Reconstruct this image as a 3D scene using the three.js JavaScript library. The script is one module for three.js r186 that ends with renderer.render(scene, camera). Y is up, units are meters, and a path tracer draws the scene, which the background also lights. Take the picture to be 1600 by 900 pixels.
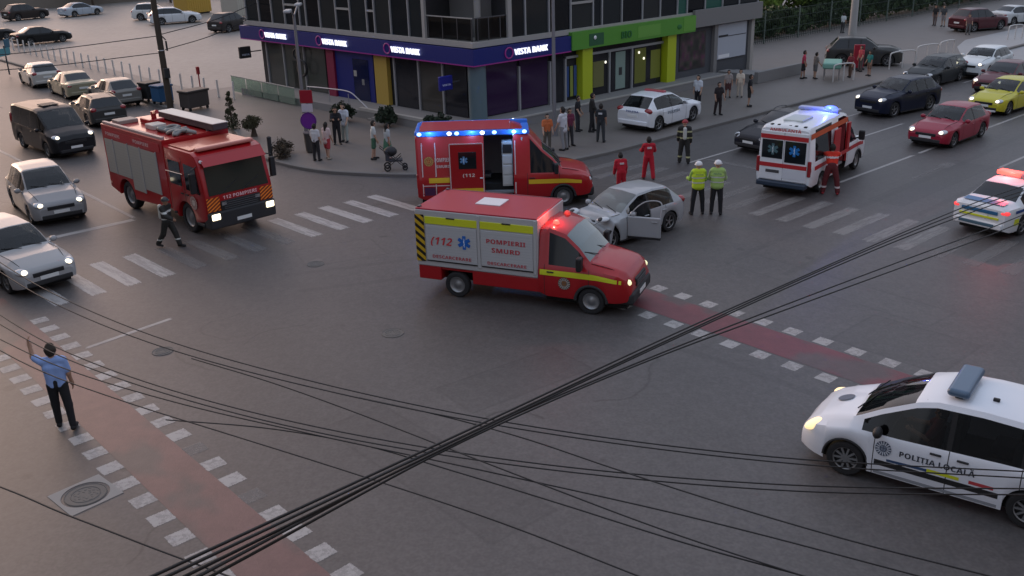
import * as THREE from 'three';
import { mergeGeometries, toCreasedNormals } from 'three/addons/utils/BufferGeometryUtils.js';
import { RoundedBoxGeometry } from 'three/addons/geometries/RoundedBoxGeometry.js';
import { TextGeometry } from 'three/addons/geometries/TextGeometry.js';
import { FontLoader } from 'three/addons/loaders/FontLoader.js';

// ---------------------------------------------------------------- camera, sky, sun, exposure
const scene = new THREE.Scene();
const camera = new THREE.PerspectiveCamera(33.196, 16 / 9, 0.1, 2000);
camera.position.set(0, 9.4, 0);
camera.rotation.set(-0.37100, -0.72788, -0.02913, 'YXZ');
const renderer = new THREE.WebGLRenderer({ antialias: true });
renderer.setSize(1024, 576);
renderer.toneMapping = THREE.LinearToneMapping;
renderer.toneMappingExposure = 1.0;
renderer.shadowMap.enabled = true;
{
  // dusk sky: thin high overcast, warm afterglow low over the street that runs away to the left (-z)
  const w = 512, h = 256, d = new Float32Array(w * h * 4);
  const sun = new THREE.Vector3(0.0, 0.2, -1).normalize(), v = new THREE.Vector3();
  for (let j = 0; j < h; j++) for (let i = 0; i < w; i++) {
    const th = (j + 0.5) / h * Math.PI - Math.PI / 2, ph = ((i + 0.5) / w - 0.5) * 2 * Math.PI;
    v.set(Math.cos(th) * Math.cos(ph), Math.sin(th), Math.cos(th) * Math.sin(ph));
    const el = Math.max(0, v.y), c = Math.max(0, v.dot(sun));
    const hz = Math.pow(1 - el, 3);
    const ca = (v.x * sun.x + v.z * sun.z) / (Math.hypot(v.x, v.z) * Math.hypot(sun.x, sun.z) + 1e-6);
    const dim = 1 - 0.62 * Math.pow(1 - el, 3.5) * (0.5 - 0.5 * ca); // the sky opposite the sunset is darker towards the horizon
    let r = (0.58 + 0.08 * hz) * dim, g = (0.67 + 0.01 * hz) * dim, b = (0.86 - 0.12 * hz) * dim;
    const glow = Math.pow(c, 5) * 1.7 + Math.pow(c, 16) * 2.6, lowg = Math.exp(-Math.pow(el / 0.5, 2));
    r += (glow * 1.2) * (0.25 + 0.75 * lowg); g += (glow * 0.74) * (0.25 + 0.75 * lowg); b += (glow * 0.5) * (0.25 + 0.75 * lowg);
    if (v.y < 0) { r = 0.08; g = 0.075; b = 0.07; }
    const o = (j * w + i) * 4; d[o] = r; d[o + 1] = g; d[o + 2] = b; d[o + 3] = 1;
  }
  const t = new THREE.DataTexture(d, w, h, THREE.RGBAFormat, THREE.FloatType);
  t.mapping = THREE.EquirectangularReflectionMapping; t.magFilter = THREE.LinearFilter; t.minFilter = THREE.LinearFilter; t.needsUpdate = true;
  scene.background = t; scene.environment = t;
}
const sun = new THREE.DirectionalLight(new THREE.Color(1.0, 0.72, 0.5), 0.7);
sun.position.set(25, 20, -125); sun.target.position.set(25, 0, -25);
sun.castShadow = true; sun.shadow.radius = 30; sun.shadow.mapSize.set(2048, 2048);
Object.assign(sun.shadow.camera, { left: -80, right: 80, top: 80, bottom: -80, near: 1, far: 300 });
scene.add(sun, sun.target);

// ---------------------------------------------------------------- helpers
let seed = 7;
const rnd = () => { seed = (seed + 0x6d2b79f5) | 0; let t = Math.imul(seed ^ (seed >>> 15), 1 | seed); t = (t + Math.imul(t ^ (t >>> 7), 61 | t)) ^ t; return ((t ^ (t >>> 14)) >>> 0) / 4294967296; };
const rr = (a, b) => a + (b - a) * rnd();
const V = (x, y, z) => new THREE.Vector3(x, y, z);
const used = new Map();
const numbered = (n) => { const k = used.get(n) ?? 0; used.set(n, k + 1); return k ? n + '_' + String(k).padStart(3, '0') : n; };
function thing(name, label, category, [x, y, z] = [0, 0, 0], turn = 0, group) {
  const o = new THREE.Group(); o.name = numbered(name); scene.add(o);
  o.position.set(x, y, z); o.rotation.y = turn; o.userData = { label, category };
  if (group) o.userData.group = group;
  return o;
}
function part(parent, name, geo, mat, label) {
  const g = Array.isArray(geo) ? merge(geo) : geo;
  const m = new THREE.Mesh(g, mat); m.name = name; m.castShadow = true; m.receiveShadow = true; parent.add(m);
  if (label) m.userData.label = label;
  return m;
}
function struct(name, geo, mat) { const m = part(scene, numbered(name), geo, mat); m.userData.kind = 'structure'; return m; }
function merge(list) {
  const l = list.map((g) => { let q = g.index ? g.toNonIndexed() : g; for (const k of Object.keys(q.attributes)) if (!['position', 'normal', 'uv', 'color'].includes(k)) q.deleteAttribute(k); if (!q.attributes.uv) q.setAttribute('uv', new THREE.BufferAttribute(new Float32Array(q.attributes.position.count * 2), 2)); return q; });
  const hasC = l.every((g) => g.attributes.color); if (!hasC) l.forEach((g) => g.deleteAttribute('color'));
  return l.length === 1 ? l[0] : mergeGeometries(l);
}
function box(x0, x1, y0, y1, z0, z1) { const g = new THREE.BoxGeometry(x1 - x0, y1 - y0, z1 - z0); g.translate((x0 + x1) / 2, (y0 + y1) / 2, (z0 + z1) / 2); return g; }
function rbox(x0, x1, y0, y1, z0, z1, r = 0.03, s = 2) { const g = new RoundedBoxGeometry(x1 - x0, y1 - y0, z1 - z0, s, r); g.translate((x0 + x1) / 2, (y0 + y1) / 2, (z0 + z1) / 2); return g; }
function cyl(r, len, axis = 'y', seg = 16, r2 = r) { const g = new THREE.CylinderGeometry(r2, r, len, seg); if (axis === 'x') g.rotateZ(-Math.PI / 2); if (axis === 'z') g.rotateX(Math.PI / 2); return g; }
const at = (g, x, y, z) => g.translate(x, y, z);
function bar(a, b, r, seg = 8, r2 = r) { const d = b.clone().sub(a), g = new THREE.CylinderGeometry(r2, r, d.length(), seg); g.applyQuaternion(new THREE.Quaternion().setFromUnitVectors(V(0, 1, 0), d.clone().normalize())); const m = a.clone().add(b).multiplyScalar(0.5); return g.translate(m.x, m.y, m.z); }
function ell(rx, ry, rz, x = 0, y = 0, z = 0, s = 14) { const g = new THREE.SphereGeometry(1, s, Math.max(6, s * 0.7 | 0)); g.scale(rx, ry, rz); return g.translate(x, y, z); }
function polyTube(pts, r, seg = 6, n) { const c = new THREE.CatmullRomCurve3(pts); return new THREE.TubeGeometry(c, n ?? pts.length * 6, r, seg, false); }
// one-piece quad from four corners
function quad(a, b, c, d) { const g = new THREE.BufferGeometry(); g.setAttribute('position', new THREE.Float32BufferAttribute([...a, ...b, ...c, ...a, ...c, ...d], 3)); g.setAttribute('uv', new THREE.Float32BufferAttribute([0, 0, 1, 0, 1, 1, 0, 0, 1, 1, 0, 1], 2)); g.computeVertexNormals(); return g; }
const lerpK = (K, x) => { if (x <= K[0][0]) return K[0][1]; for (let i = 1; i < K.length; i++) if (x <= K[i][0]) { const t = (x - K[i - 1][0]) / (K[i][0] - K[i - 1][0] || 1); return K[i - 1][1] + t * (K[i][1] - K[i - 1][1]); } return K[K.length - 1][1]; };
// value noise
const NT = new Float32Array(65536); for (let i = 0; i < 65536; i++) NT[i] = rnd();
const hsh = (x, y) => NT[((x & 255) + ((y & 255) << 8)) & 65535];
function vn(x, y) { const xi = Math.floor(x), yi = Math.floor(y), fx = x - xi, fy = y - yi, u = fx * fx * (3 - 2 * fx), w = fy * fy * (3 - 2 * fy); return (hsh(xi, yi) * (1 - u) + hsh(xi + 1, yi) * u) * (1 - w) + (hsh(xi, yi + 1) * (1 - u) + hsh(xi + 1, yi + 1) * u) * w; }
const fbm = (x, y, o = 4) => { let s = 0, a = 0.5; for (let i = 0; i < o; i++) { s += a * vn(x, y); x = x * 2.03 + 17.3; y = y * 2.03 + 9.1; a *= 0.5; } return s / (1 - Math.pow(0.5, o)); };
const L2S = (v) => { v = Math.min(1, Math.max(0, v)); return Math.round(255 * (v <= 0.0031308 ? v * 12.92 : 1.055 * Math.pow(v, 1 / 2.4) - 0.055)); };
function tex(n, fn, srgb = true, wrap = true) {
  const d = new Uint8Array(n * n * 4);
  for (let j = 0; j < n; j++) for (let i = 0; i < n; i++) { const c = fn(i / n, j / n, i, j), o = (j * n + i) * 4; for (let k = 0; k < 3; k++) d[o + k] = srgb ? L2S(c[k]) : Math.round(255 * Math.min(1, Math.max(0, c[k]))); d[o + 3] = 255; }
  const t = new THREE.DataTexture(d, n, n); if (srgb) t.colorSpace = THREE.SRGBColorSpace;
  t.magFilter = THREE.LinearFilter; t.minFilter = THREE.LinearFilter; if (wrap) t.wrapS = t.wrapT = THREE.RepeatWrapping; t.needsUpdate = true; return t;
}
function canvasTex(w, h, draw) { const c = document.createElement('canvas'); c.width = w; c.height = h; const g = c.getContext('2d'); draw(g, w, h); const t = new THREE.CanvasTexture(c); t.colorSpace = THREE.SRGBColorSpace; return t; }
const lin = (r, g, b) => new THREE.Color().setRGB(r, g, b);
const mat = (c, rough = 0.7, extra = {}) => new THREE.MeshStandardMaterial({ color: c instanceof THREE.Color ? c : lin(...c), roughness: rough, ...extra });
const paint = (c, rough = 0.4, cc = 0.4) => new THREE.MeshPhysicalMaterial({ color: lin(...c), roughness: Math.max(rough, 0.4), clearcoat: Math.max(...c) < 0.06 ? 0.2 : cc * 0.9, clearcoatRoughness: 0.08, specularIntensity: Math.max(...c) < 0.06 ? 0.35 : 0.6 });
const glow = (c, e, i) => new THREE.MeshStandardMaterial({ color: lin(...c), emissive: lin(...e), emissiveIntensity: i, roughness: 0.3 });

const M = {
  glass: new THREE.MeshPhysicalMaterial({ color: lin(0.012, 0.015, 0.018), roughness: 0.07 }),
  clear: new THREE.MeshPhysicalMaterial({ color: lin(0.72, 0.8, 0.78), roughness: 0.03, transmission: 1, thickness: 0 }),
  tint: new THREE.MeshPhysicalMaterial({ color: lin(0.26, 0.28, 0.29), roughness: 0.03, transmission: 1, thickness: 0 }),
  half: new THREE.MeshPhysicalMaterial({ color: lin(0.36, 0.4, 0.41), roughness: 0.03, transmission: 1, thickness: 0 }),
  black: mat([0.012, 0.012, 0.013], 0.6), trim: mat([0.025, 0.025, 0.027], 0.7), rubber: mat([0.018, 0.018, 0.019], 0.85),
  under: mat([0.01, 0.01, 0.01], 0.95), seam: mat([0.02, 0.02, 0.02], 0.9),
  rim: mat([0.3, 0.305, 0.31], 0.4, { metalness: 0.7 }), steel: mat([0.5, 0.5, 0.51], 0.35, { metalness: 0.9 }), dsteel: mat([0.1, 0.1, 0.105], 0.5, { metalness: 0.5 }),
  plate: mat([0.75, 0.76, 0.74], 0.5), white: mat([0.75, 0.76, 0.77], 0.5),
  lampOn: glow([0.9, 0.9, 0.85], [1.0, 0.84, 0.56], 2.6), lampOff: new THREE.MeshPhysicalMaterial({ color: lin(0.5, 0.52, 0.54), roughness: 0.12, clearcoat: 1 }),
  tail: new THREE.MeshPhysicalMaterial({ color: lin(0.28, 0.01, 0.015), roughness: 0.15, clearcoat: 1 }), tailOn: glow([0.6, 0.03, 0.04], [1, 0.07, 0.07], 0.9),
  seat: mat([0.05, 0.05, 0.055], 0.9),
};
const font = await new FontLoader().loadAsync('fonts/droid/droid_sans_bold.typeface.json');
function textGeo(s, size, depth = 0.01) { const g = new TextGeometry(s, { font, size, depth, curveSegments: 3, bevelEnabled: false }); g.computeBoundingBox(); const b = g.boundingBox; g.translate(-(b.min.x + b.max.x) / 2, -(b.min.y + b.max.y) / 2, 0); return g; }

// ---------------------------------------------------------------- ground
function uvXZ(g, s = 1) { const p = g.attributes.position, u = new Float32Array(p.count * 2); for (let i = 0; i < p.count; i++) { u[2 * i] = p.getX(i) / s; u[2 * i + 1] = -p.getZ(i) / s; } g.setAttribute('uv', new THREE.BufferAttribute(u, 2)); return g; }
function colorXZ(g, fn) { const p = g.attributes.position, u = new Float32Array(p.count * 3); for (let i = 0; i < p.count; i++) { const c = fn(p.getX(i), p.getZ(i)); u[3 * i] = c[0]; u[3 * i + 1] = c[1]; u[3 * i + 2] = c[2]; } g.setAttribute('color', new THREE.BufferAttribute(u, 3)); return g; }
const tAsph = tex(1024, (u, v) => {
  const grain = 0.86 + 0.28 * hsh(u * 1024 | 0, v * 1024 | 0) * hsh((u * 512 | 0) + 91, (v * 512 | 0) + 7), per = (f, o) => { const a = vn(u * f, v * f), b = vn((u - 1) * f, v * f), t = u; return a * (1 - t) + b * t; };
  const n = 0.8 + 0.4 * per(28) * 0.6 + 0.25 * per(120) * 0.6; const c = 0.9 * grain * n; return [c, c, c];
});
const tAsphB = tex(512, (u, v) => { const a = hsh(u * 512 | 0, v * 512 | 0); return [a, a, a]; }, false);
const asphalt = new THREE.MeshStandardMaterial({ map: tAsph, vertexColors: true, roughness: 0.52, bumpMap: tAsphB, bumpScale: 0.002 });
const asphTone = (x, z) => {
  const n = fbm(x * 0.12 + 40, z * 0.12 + 9, 4), m = fbm(x * 0.6 + 3, z * 0.05 + 60, 3), q = fbm(x * 0.05 + 11, z * 0.6 + 4, 3);
  let k = 0.073 * (0.74 + 0.52 * n); const right = THREE.MathUtils.smoothstep(x, 22, 30); k *= (1 - right) * (0.85 + 0.3 * m) + right * (0.85 + 0.3 * q);
  const w = fbm(x * 0.09 + 7, z * 0.09 + 70, 3); return [k * (1.04 + 0.12 * w), k * 1.0, k * (1.0 - 0.06 * w)];
};
{
  const g = new THREE.PlaneGeometry(150, 150, 300, 300).rotateX(-Math.PI / 2).translate(60, 0, -60);
  struct('ground', colorXZ(uvXZ(new THREE.PlaneGeometry(1600, 1600, 1, 1).rotateX(-Math.PI / 2).translate(0, -0.03, 0), 9), () => [0.07, 0.066, 0.062]), asphalt);
  struct('road', colorXZ(uvXZ(g.translate(0, -0.006, 0), 6.3), asphTone), asphalt);
  // junction surface: one unrepeated map with tyre-polished lanes, repair patches, cracks and oil spots
  const n = 2048, S = 72, X = -4, Z = 6, cv = document.createElement('canvas'); cv.width = cv.height = n; const cx = cv.getContext('2d'), im = cx.createImageData(n, n);
  for (let j = 0; j < n; j++) for (let i = 0; i < n; i++) { const x = X + i / n * S, z = Z - S + j / n * S, a = asphTone(x, z), f = 0.9 + 0.2 * vn(x * 9, z * 9), gr = 0.82 + 0.36 * hsh(i, j), k = f * gr, o = (j * n + i) * 4; im.data[o] = L2S(a[0] * k); im.data[o + 1] = L2S(a[1] * k); im.data[o + 2] = L2S(a[2] * k); im.data[o + 3] = 255; }
  cx.putImageData(im, 0, 0); const P = (x, z) => [(x - X) / S * n, (z - Z + S) / S * n], m = n / S;
  for (const [x, z, w, l, r, c] of [[12.5, -14, 3.2, 1.4, 0.1, 'rgba(30,28,28,0.1)'], [22, -12, 1.2, 6, 0.05, 'rgba(110,104,100,0.06)'], [9, -12.5, 1.4, 5.2, 0.02, 'rgba(28,26,26,0.09)'], [33.5, -14.8, 7, 1.2, 0, 'rgba(34,33,33,0.14)'], [14.5, -24, 2.4, 1.7, 0.3, 'rgba(120,112,106,0.07)'], [20, -9, 2, 2.6, 0, 'rgba(30,29,29,0.09)'], [36, -19, 8, 0.8, 0, 'rgba(112,108,104,0.12)']]) { cx.save(); cx.translate(...P(x, z)); cx.rotate(r); cx.fillStyle = c; cx.fillRect(-w / 2 * m, -l / 2 * m, w * m, l * m); cx.strokeStyle = 'rgba(20,19,19,0.16)'; cx.lineWidth = 1.6; cx.strokeRect(-w / 2 * m, -l / 2 * m, w * m, l * m); cx.restore(); }
  cx.lineCap = 'round'; for (let i = 0; i < 46; i++) { let x = rr(2, 50), z = rr(-45, -3), a = rr(0, 6.3); cx.strokeStyle = `rgba(22,20,20,${rr(0.2, 0.5)})`; cx.lineWidth = rr(0.7, 1.5); cx.beginPath(); cx.moveTo(...P(x, z)); for (let k = 0; k < rr(8, 34); k++) { a += rr(-0.5, 0.5); x += Math.cos(a) * 0.16; z += Math.sin(a) * 0.16; cx.lineTo(...P(x, z)); } cx.stroke(); }
  for (let i = 0; i < 320; i++) { const [px, pz] = P(rr(0, 60), rr(-60, 2)), r = rr(0.02, 0.16) * m; cx.fillStyle = rnd() < 0.75 ? `rgba(20,18,18,${rr(0.08, 0.3)})` : `rgba(150,142,136,${rr(0.06, 0.2)})`; cx.beginPath(); cx.ellipse(px, pz, r, r * rr(0.4, 1), rnd() * 3, 0, 7); cx.fill(); }
  for (const [x0, z0, x1, z1, bend] of [[15, -2, 16, -14, 1.5], [16.5, -2, 17.6, -13, 1.4], [24, -18, 12, -22, 2], [24, -19.5, 12.4, -23.4, 2], [44, -15.6, 22, -15.2, 0.4], [44, -13.9, 22, -13.4, 0.4]]) { cx.strokeStyle = 'rgba(24,22,22,0.1)'; cx.lineWidth = 0.24 * m; cx.beginPath(); cx.moveTo(...P(x0, z0)); const c = P((x0 + x1) / 2 + bend, (z0 + z1) / 2 + bend); cx.quadraticCurveTo(c[0], c[1], ...P(x1, z1)); cx.stroke(); }
  const tr = new THREE.CanvasTexture(cv); tr.colorSpace = THREE.SRGBColorSpace; const gj = new THREE.PlaneGeometry(S, S).rotateX(-Math.PI / 2).translate(X + S / 2, 0, Z - S / 2);
  var road = struct('junction', gj, new THREE.MeshStandardMaterial({ map: tr, roughness: 0.52 }));
}
// pavement island with the corner building and the car park behind it
const kerbPts = [[20.9, -140], [20.9, -45], [20.6, -42.5], [19.6, -40], [18.95, -37.5], [18.85, -35.2], [19.25, -32.9], [20.05, -31.3], [21.25, -29.6], [22.8, -28.2], [25.2, -27.0], [28.3, -26.4], [34, -26.35], [140, -26.35]];
{
  const curve = new THREE.CatmullRomCurve3(kerbPts.map(([x, z]) => V(x, 0, z)), false, 'centripetal'), P = curve.getPoints(240);
  const sh = new THREE.Shape(); P.forEach((p, i) => (i ? sh.lineTo(p.x, -p.z) : sh.moveTo(p.x, -p.z))); sh.lineTo(140, 140); sh.lineTo(20.9, 140);
  const tPave = tex(512, (u, v) => { const n = fbm(u * 9, v * 9, 4), s = hsh(u * 512 | 0, v * 512 | 0); const c = 0.8 + 0.3 * n + 0.14 * s; return [c, c * 0.985, c * 0.97]; });
  const gs = new THREE.ExtrudeGeometry(sh, { depth: 0.12, bevelEnabled: false, curveSegments: 2 }).rotateX(-Math.PI / 2);
  struct('pavement', uvXZ(gs, 5.1), new THREE.MeshStandardMaterial({ map: tPave, color: lin(0.148, 0.132, 0.121), roughness: 0.6 }));
  const prof = [], L = [];
  for (let i = 0; i < P.length - 1; i++) { // kerb stones along the edge
    const a = P[i], b = P[i + 1], d = b.clone().sub(a).normalize(), n = V(d.z, 0, -d.x), o = n.clone().multiplyScalar(-0.02), q = n.clone().multiplyScalar(0.15);
    const A0 = a.clone().add(o), B0 = b.clone().add(o), A1 = a.clone().add(q), B1 = b.clone().add(q), y = 0.128, f = (p, yy) => [p.x, yy, p.z], ins = n.clone().multiplyScalar(0.025);
    const A2 = A0.clone().add(ins), B2 = B0.clone().add(ins);
    L.push(quad(f(A0, 0), f(A0, y - 0.02), f(B0, y - 0.02), f(B0, 0)), quad(f(A0, y - 0.02), f(A2, y), f(B2, y), f(B0, y - 0.02)), quad(f(A2, y), f(A1, y), f(B1, y), f(B2, y)));
  }
  struct('kerb', L, mat([0.15, 0.14, 0.13], 0.8));
  const lot = new THREE.PlaneGeometry(90, 100, 90, 100).rotateX(-Math.PI / 2).translate(69.6, 0.126, -104.5);
  struct('car_park', colorXZ(uvXZ(lot, 7), (x, z) => { const n = fbm(x * 0.13, z * 0.13 + 30, 4), k = 0.235 * (0.84 + 0.32 * n); return [k * 1.08, k * 0.98, k * 0.88]; }), new THREE.MeshStandardMaterial({ map: tAsph, vertexColors: true, roughness: 0.55 }));
  // light concrete apron by the right-hand cars
  const ap = new THREE.Shape(); [[63.6, 27.5], [66.8, 29.2], [70.5, 30.3], [110, 29.6], [110, 26.5], [62.6, 26.5]].forEach(([x, z], i) => (i ? ap.lineTo(x, z) : ap.moveTo(x, z)));
  struct('concrete_lane', uvXZ(new THREE.PlaneGeometry(50, 3.1).rotateX(-Math.PI / 2).translate(87.5, 0.004, -24.75), 3.3), new THREE.MeshStandardMaterial({ map: tPave, color: lin(0.27, 0.27, 0.275), roughness: 0.5 }));
  struct('driveway', uvXZ(new THREE.ShapeGeometry(ap).rotateX(-Math.PI / 2).translate(0, 0.1265, 0), 3.3), new THREE.MeshStandardMaterial({ map: tPave, color: lin(0.3, 0.3, 0.3), roughness: 0.5 }));
}
// painted markings, each one a piece of the road
const wornAlpha = [0, 1, 2, 3, 4].map((k) => tex(128, (u, v) => {
  const e = Math.min(u, 1 - u, v, 1 - v), n = fbm(u * 6 + k * 13, v * 6 + k * 5, 4), f = fbm(u * 30 + k * 3, v * 30, 2); let a = 0.72 + 0.28 * THREE.MathUtils.smoothstep(n * 0.9 + f * 0.4, 0.36 + k * 0.03, 0.72 + k * 0.03); if (e < 0.035 * f * 2.2) a = 0; return [a, a, a];
}, false, false));
const markMat = (c, k, op = 1) => new THREE.MeshStandardMaterial({ color: lin(...c), roughness: 0.55, alphaMap: wornAlpha[k], transparent: true, opacity: op });
const whites = [0, 1, 2, 3, 4].map((k) => markMat([0.42, 0.4, 0.385], k, 0.85)), whites2 = [0, 1, 2, 3, 4].map((k) => markMat([0.26, 0.25, 0.24], k, 0.72)), faint = [0, 1, 2, 3, 4].map((k) => markMat([0.2, 0.19, 0.185], k, 0.6));
let mk = 0;
function mark(name, x, z, w, l, m, turn = 0, y = 0.004) { const g = new THREE.PlaneGeometry(w, l).rotateX(-Math.PI / 2); const o = part(road, name, g, m); o.position.set(x, y, z); o.rotation.y = turn; return o; }
for (let i = 0; i < 17; i++) { const z = -25.3 + i * 1.0; mark('zebra_stripe', 27.35 + rr(-0.05, 0.05), z + 0.1, 3.1, 0.46, i < 8 || i > 13 ? faint[i % 5] : whites2[i % 5]); }
for (let i = 0; i < 13; i++) { const x = 6.95 + i * 0.985; mark('zebra_stripe', x, -27.2 + rr(-0.05, 0.05), 0.46, 2.9, [4, 5, 6, 7].includes(i) ? faint[i % 5] : whites[(i * 3) % 5], 0.035); }
for (let z = -150; z < -32; z += 5.9) mark('centre_line', 11.57, z + 2.9, 0.14, 5.9, whites[(mk++) % 5]);
mark('stop_line', 9.9, -32.1, 3.4, 0.3, whites[1]);
for (let z = -60; z < -33; z += 6) mark('lane_dash', 15.0, z, 0.12, 2.2, faint[(mk++) % 5]);
for (let x = 31; x < 120; x += 6) mark('lane_line', x + 3, -17.23, 6, 0.14, whites[(mk++) % 5]);
for (let x = 37; x < 120; x += 9) mark('lane_dash', x + 2.6, -20.38, 5.4, 0.12, whites[(mk++) % 5]);
for (let x = 30; x < 120; x += 8) mark('lane_dash', x + 2.6, -23.04, 5.6, 0.12, whites[(mk++) % 5]);
mark('lane_line', 39.5, -14.0, 5.4, 0.13, whites[2]); mark('lane_line', 46.5, -14.0, 5.4, 0.13, whites[0]);
mark('arrow_shaft', 34.6, -15.6, 2.4, 0.14, faint[3]); mark('arrow_head', 36.2, -15.6, 0.8, 0.5, faint[0]); mark('stop_line', 31.0, -21.6, 0.3, 2.6, faint[2]);
const redLane = (x0, x1, z0, z1, c) => { const g = new THREE.PlaneGeometry(x1 - x0, z1 - z0, 12, Math.ceil((z1 - z0) * 8)).rotateX(-Math.PI / 2).translate((x0 + x1) / 2, 0.0035, (z0 + z1) / 2); return part(road, 'cycle_lane_surface', colorXZ(uvXZ(g, 6.3), (x, z) => { const n = fbm(x * 1.3, z * 0.9 + 5, 4), k = THREE.MathUtils.clamp((n - 0.3) * 4, 0.2, 0.9), a = asphTone(x, z); return [a[0] + (c[0] - a[0]) * k, a[1] + (c[1] - a[1]) * k, a[2] + (c[2] - a[2]) * k]; }), asphalt); };
redLane(4.92, 5.98, -27.5, -5.5, [0.175, 0.085, 0.078]); redLane(17.4, 18.5, -16.3, -3.5, [0.19, 0.04, 0.052]);
for (let i = 0; i < 26; i++) { mark('cycle_lane_square', 4.72, -23.35 + i * 0.746, 0.42, 0.4, whites[(mk++) % 5], rr(-0.05, 0.05)); mark('cycle_lane_square', 6.17, -25.1 + i * 0.746, 0.42, 0.4, i === 12 || i === 15 ? faint[4] : whites[(mk++) % 5], rr(-0.05, 0.05)); }
for (let i = 0; i < 15; i++) { mark('cycle_lane_square', 17.15, -15.05 + i * 0.82, 0.4, 0.4, whites[(mk++) % 5]); mark('cycle_lane_square', 18.75, -15.2 + i * 0.81, 0.4, 0.4, whites[(mk++) % 5]); }
mark('stop_line', 7.5, -22.6, 2.4, 0.14, whites[2], 0.12);
// manhole covers
function manhole(x, z, r, framed, label) {
  const o = thing('manhole_cover', label, 'manhole cover', [x, 0, z], 0.1, 'manhole covers in the junction');
  const iron = mat([0.13, 0.12, 0.11], 0.75);
  if (framed) { const s = new THREE.Shape(); const a = r * 1.18; s.moveTo(-a, -a); s.lineTo(a, -a); s.lineTo(a, a); s.lineTo(-a, a); const h = new THREE.Path(); h.absarc(0, 0, r * 1.02, 0, Math.PI * 2); s.holes.push(h); part(o, 'frame', new THREE.ExtrudeGeometry(s, { depth: 0.009, bevelEnabled: false, curveSegments: 20 }).rotateX(-Math.PI / 2), mat([0.3, 0.28, 0.26], 0.85)); }
  const L = [at(cyl(r * 0.92, 0.007, 'y', 28), 0, 0.0035, 0)]; for (let i = 0; i < 2; i++) L.push(at(new THREE.TorusGeometry(r * (0.62 + 0.26 * i), 0.008, 4, 24).rotateX(Math.PI / 2), 0, 0.007, 0));
  for (let i = 0; i < 22; i++) L.push(at(box(-0.02, 0.02, 0, 0.011, -0.012, 0.012).rotateY(i), Math.cos(i * 2.4) * r * 0.11 * Math.sqrt(i + 3), 0, Math.sin(i * 2.4) * r * 0.11 * Math.sqrt(i + 3)));
  part(o, 'lid', L, iron);
}
manhole(4.06, -16.05, 0.4, true, 'round manhole cover in pale square frame beside the red cycle lane');
manhole(7.62, -20.95, 0.27, false, 'small round manhole cover right of the policeman in light blue');
manhole(12.05, -17.9, 0.3, false, 'dark manhole cover in the open asphalt left of the rescue truck');
manhole(13.4, -23.6, 0.28, false, 'manhole cover in front of the fire engine beyond the left zebra crossing');

// ---------------------------------------------------------------- vehicles
const tyreG = new THREE.LatheGeometry([[0.66, -0.11], [0.9, -0.125], [0.97, -0.1], [1, -0.06], [1, 0.06], [0.97, 0.1], [0.9, 0.125], [0.66, 0.11]].map(([r, y]) => new THREE.Vector2(r, y * 2.6)), 28).rotateX(Math.PI / 2);
function rimGeo(spokes) {
  const L = [new THREE.LatheGeometry([[0.66, -0.25], [0.67, 0.24], [0.63, 0.25], [0.6, 0.2]].map(([r, y]) => new THREE.Vector2(r, y)), 28).rotateX(Math.PI / 2), at(cyl(0.13, 0.06, 'z', 14), 0, 0, 0.16)];
  for (let i = 0; i < spokes; i++) L.push(box(-0.055, 0.055, 0.08, 0.64, 0.1, 0.19).rotateZ(i / spokes * Math.PI * 2));
  return merge(L);
}
const rimG = rimGeo(5), rimG10 = rimGeo(10), discG = merge([cyl(0.6, 0.1, 'z', 24)]);
const hubG = merge([new THREE.LatheGeometry([[0, 0.2], [0.2, 0.2], [0.24, 0.1], [0.5, 0.06], [0.58, 0.22], [0.66, 0.25], [0.67, -0.2]].map(([r, y]) => new THREE.Vector2(r, y)), 28).rotateX(Math.PI / 2)]);
function wheel(parent, x, z, r, rg = rimG, wide = 1, steer = 0) {
  const w = new THREE.Group(); w.name = 'wheel'; w.position.set(x, r, z); w.rotation.y = (z > 0 ? 0 : Math.PI) + steer; w.rotation.order = 'YXZ'; w.scale.set(r, r, r * wide); parent.add(w);
  const t = part(w, 'tyre', tyreG, M.rubber); part(t, 'brake_disc', discG, M.black); part(w, 'rim', rg, rg === hubG ? M.rim : M.rim); w.rotation.z = rnd() * 2; return w;
}
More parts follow.
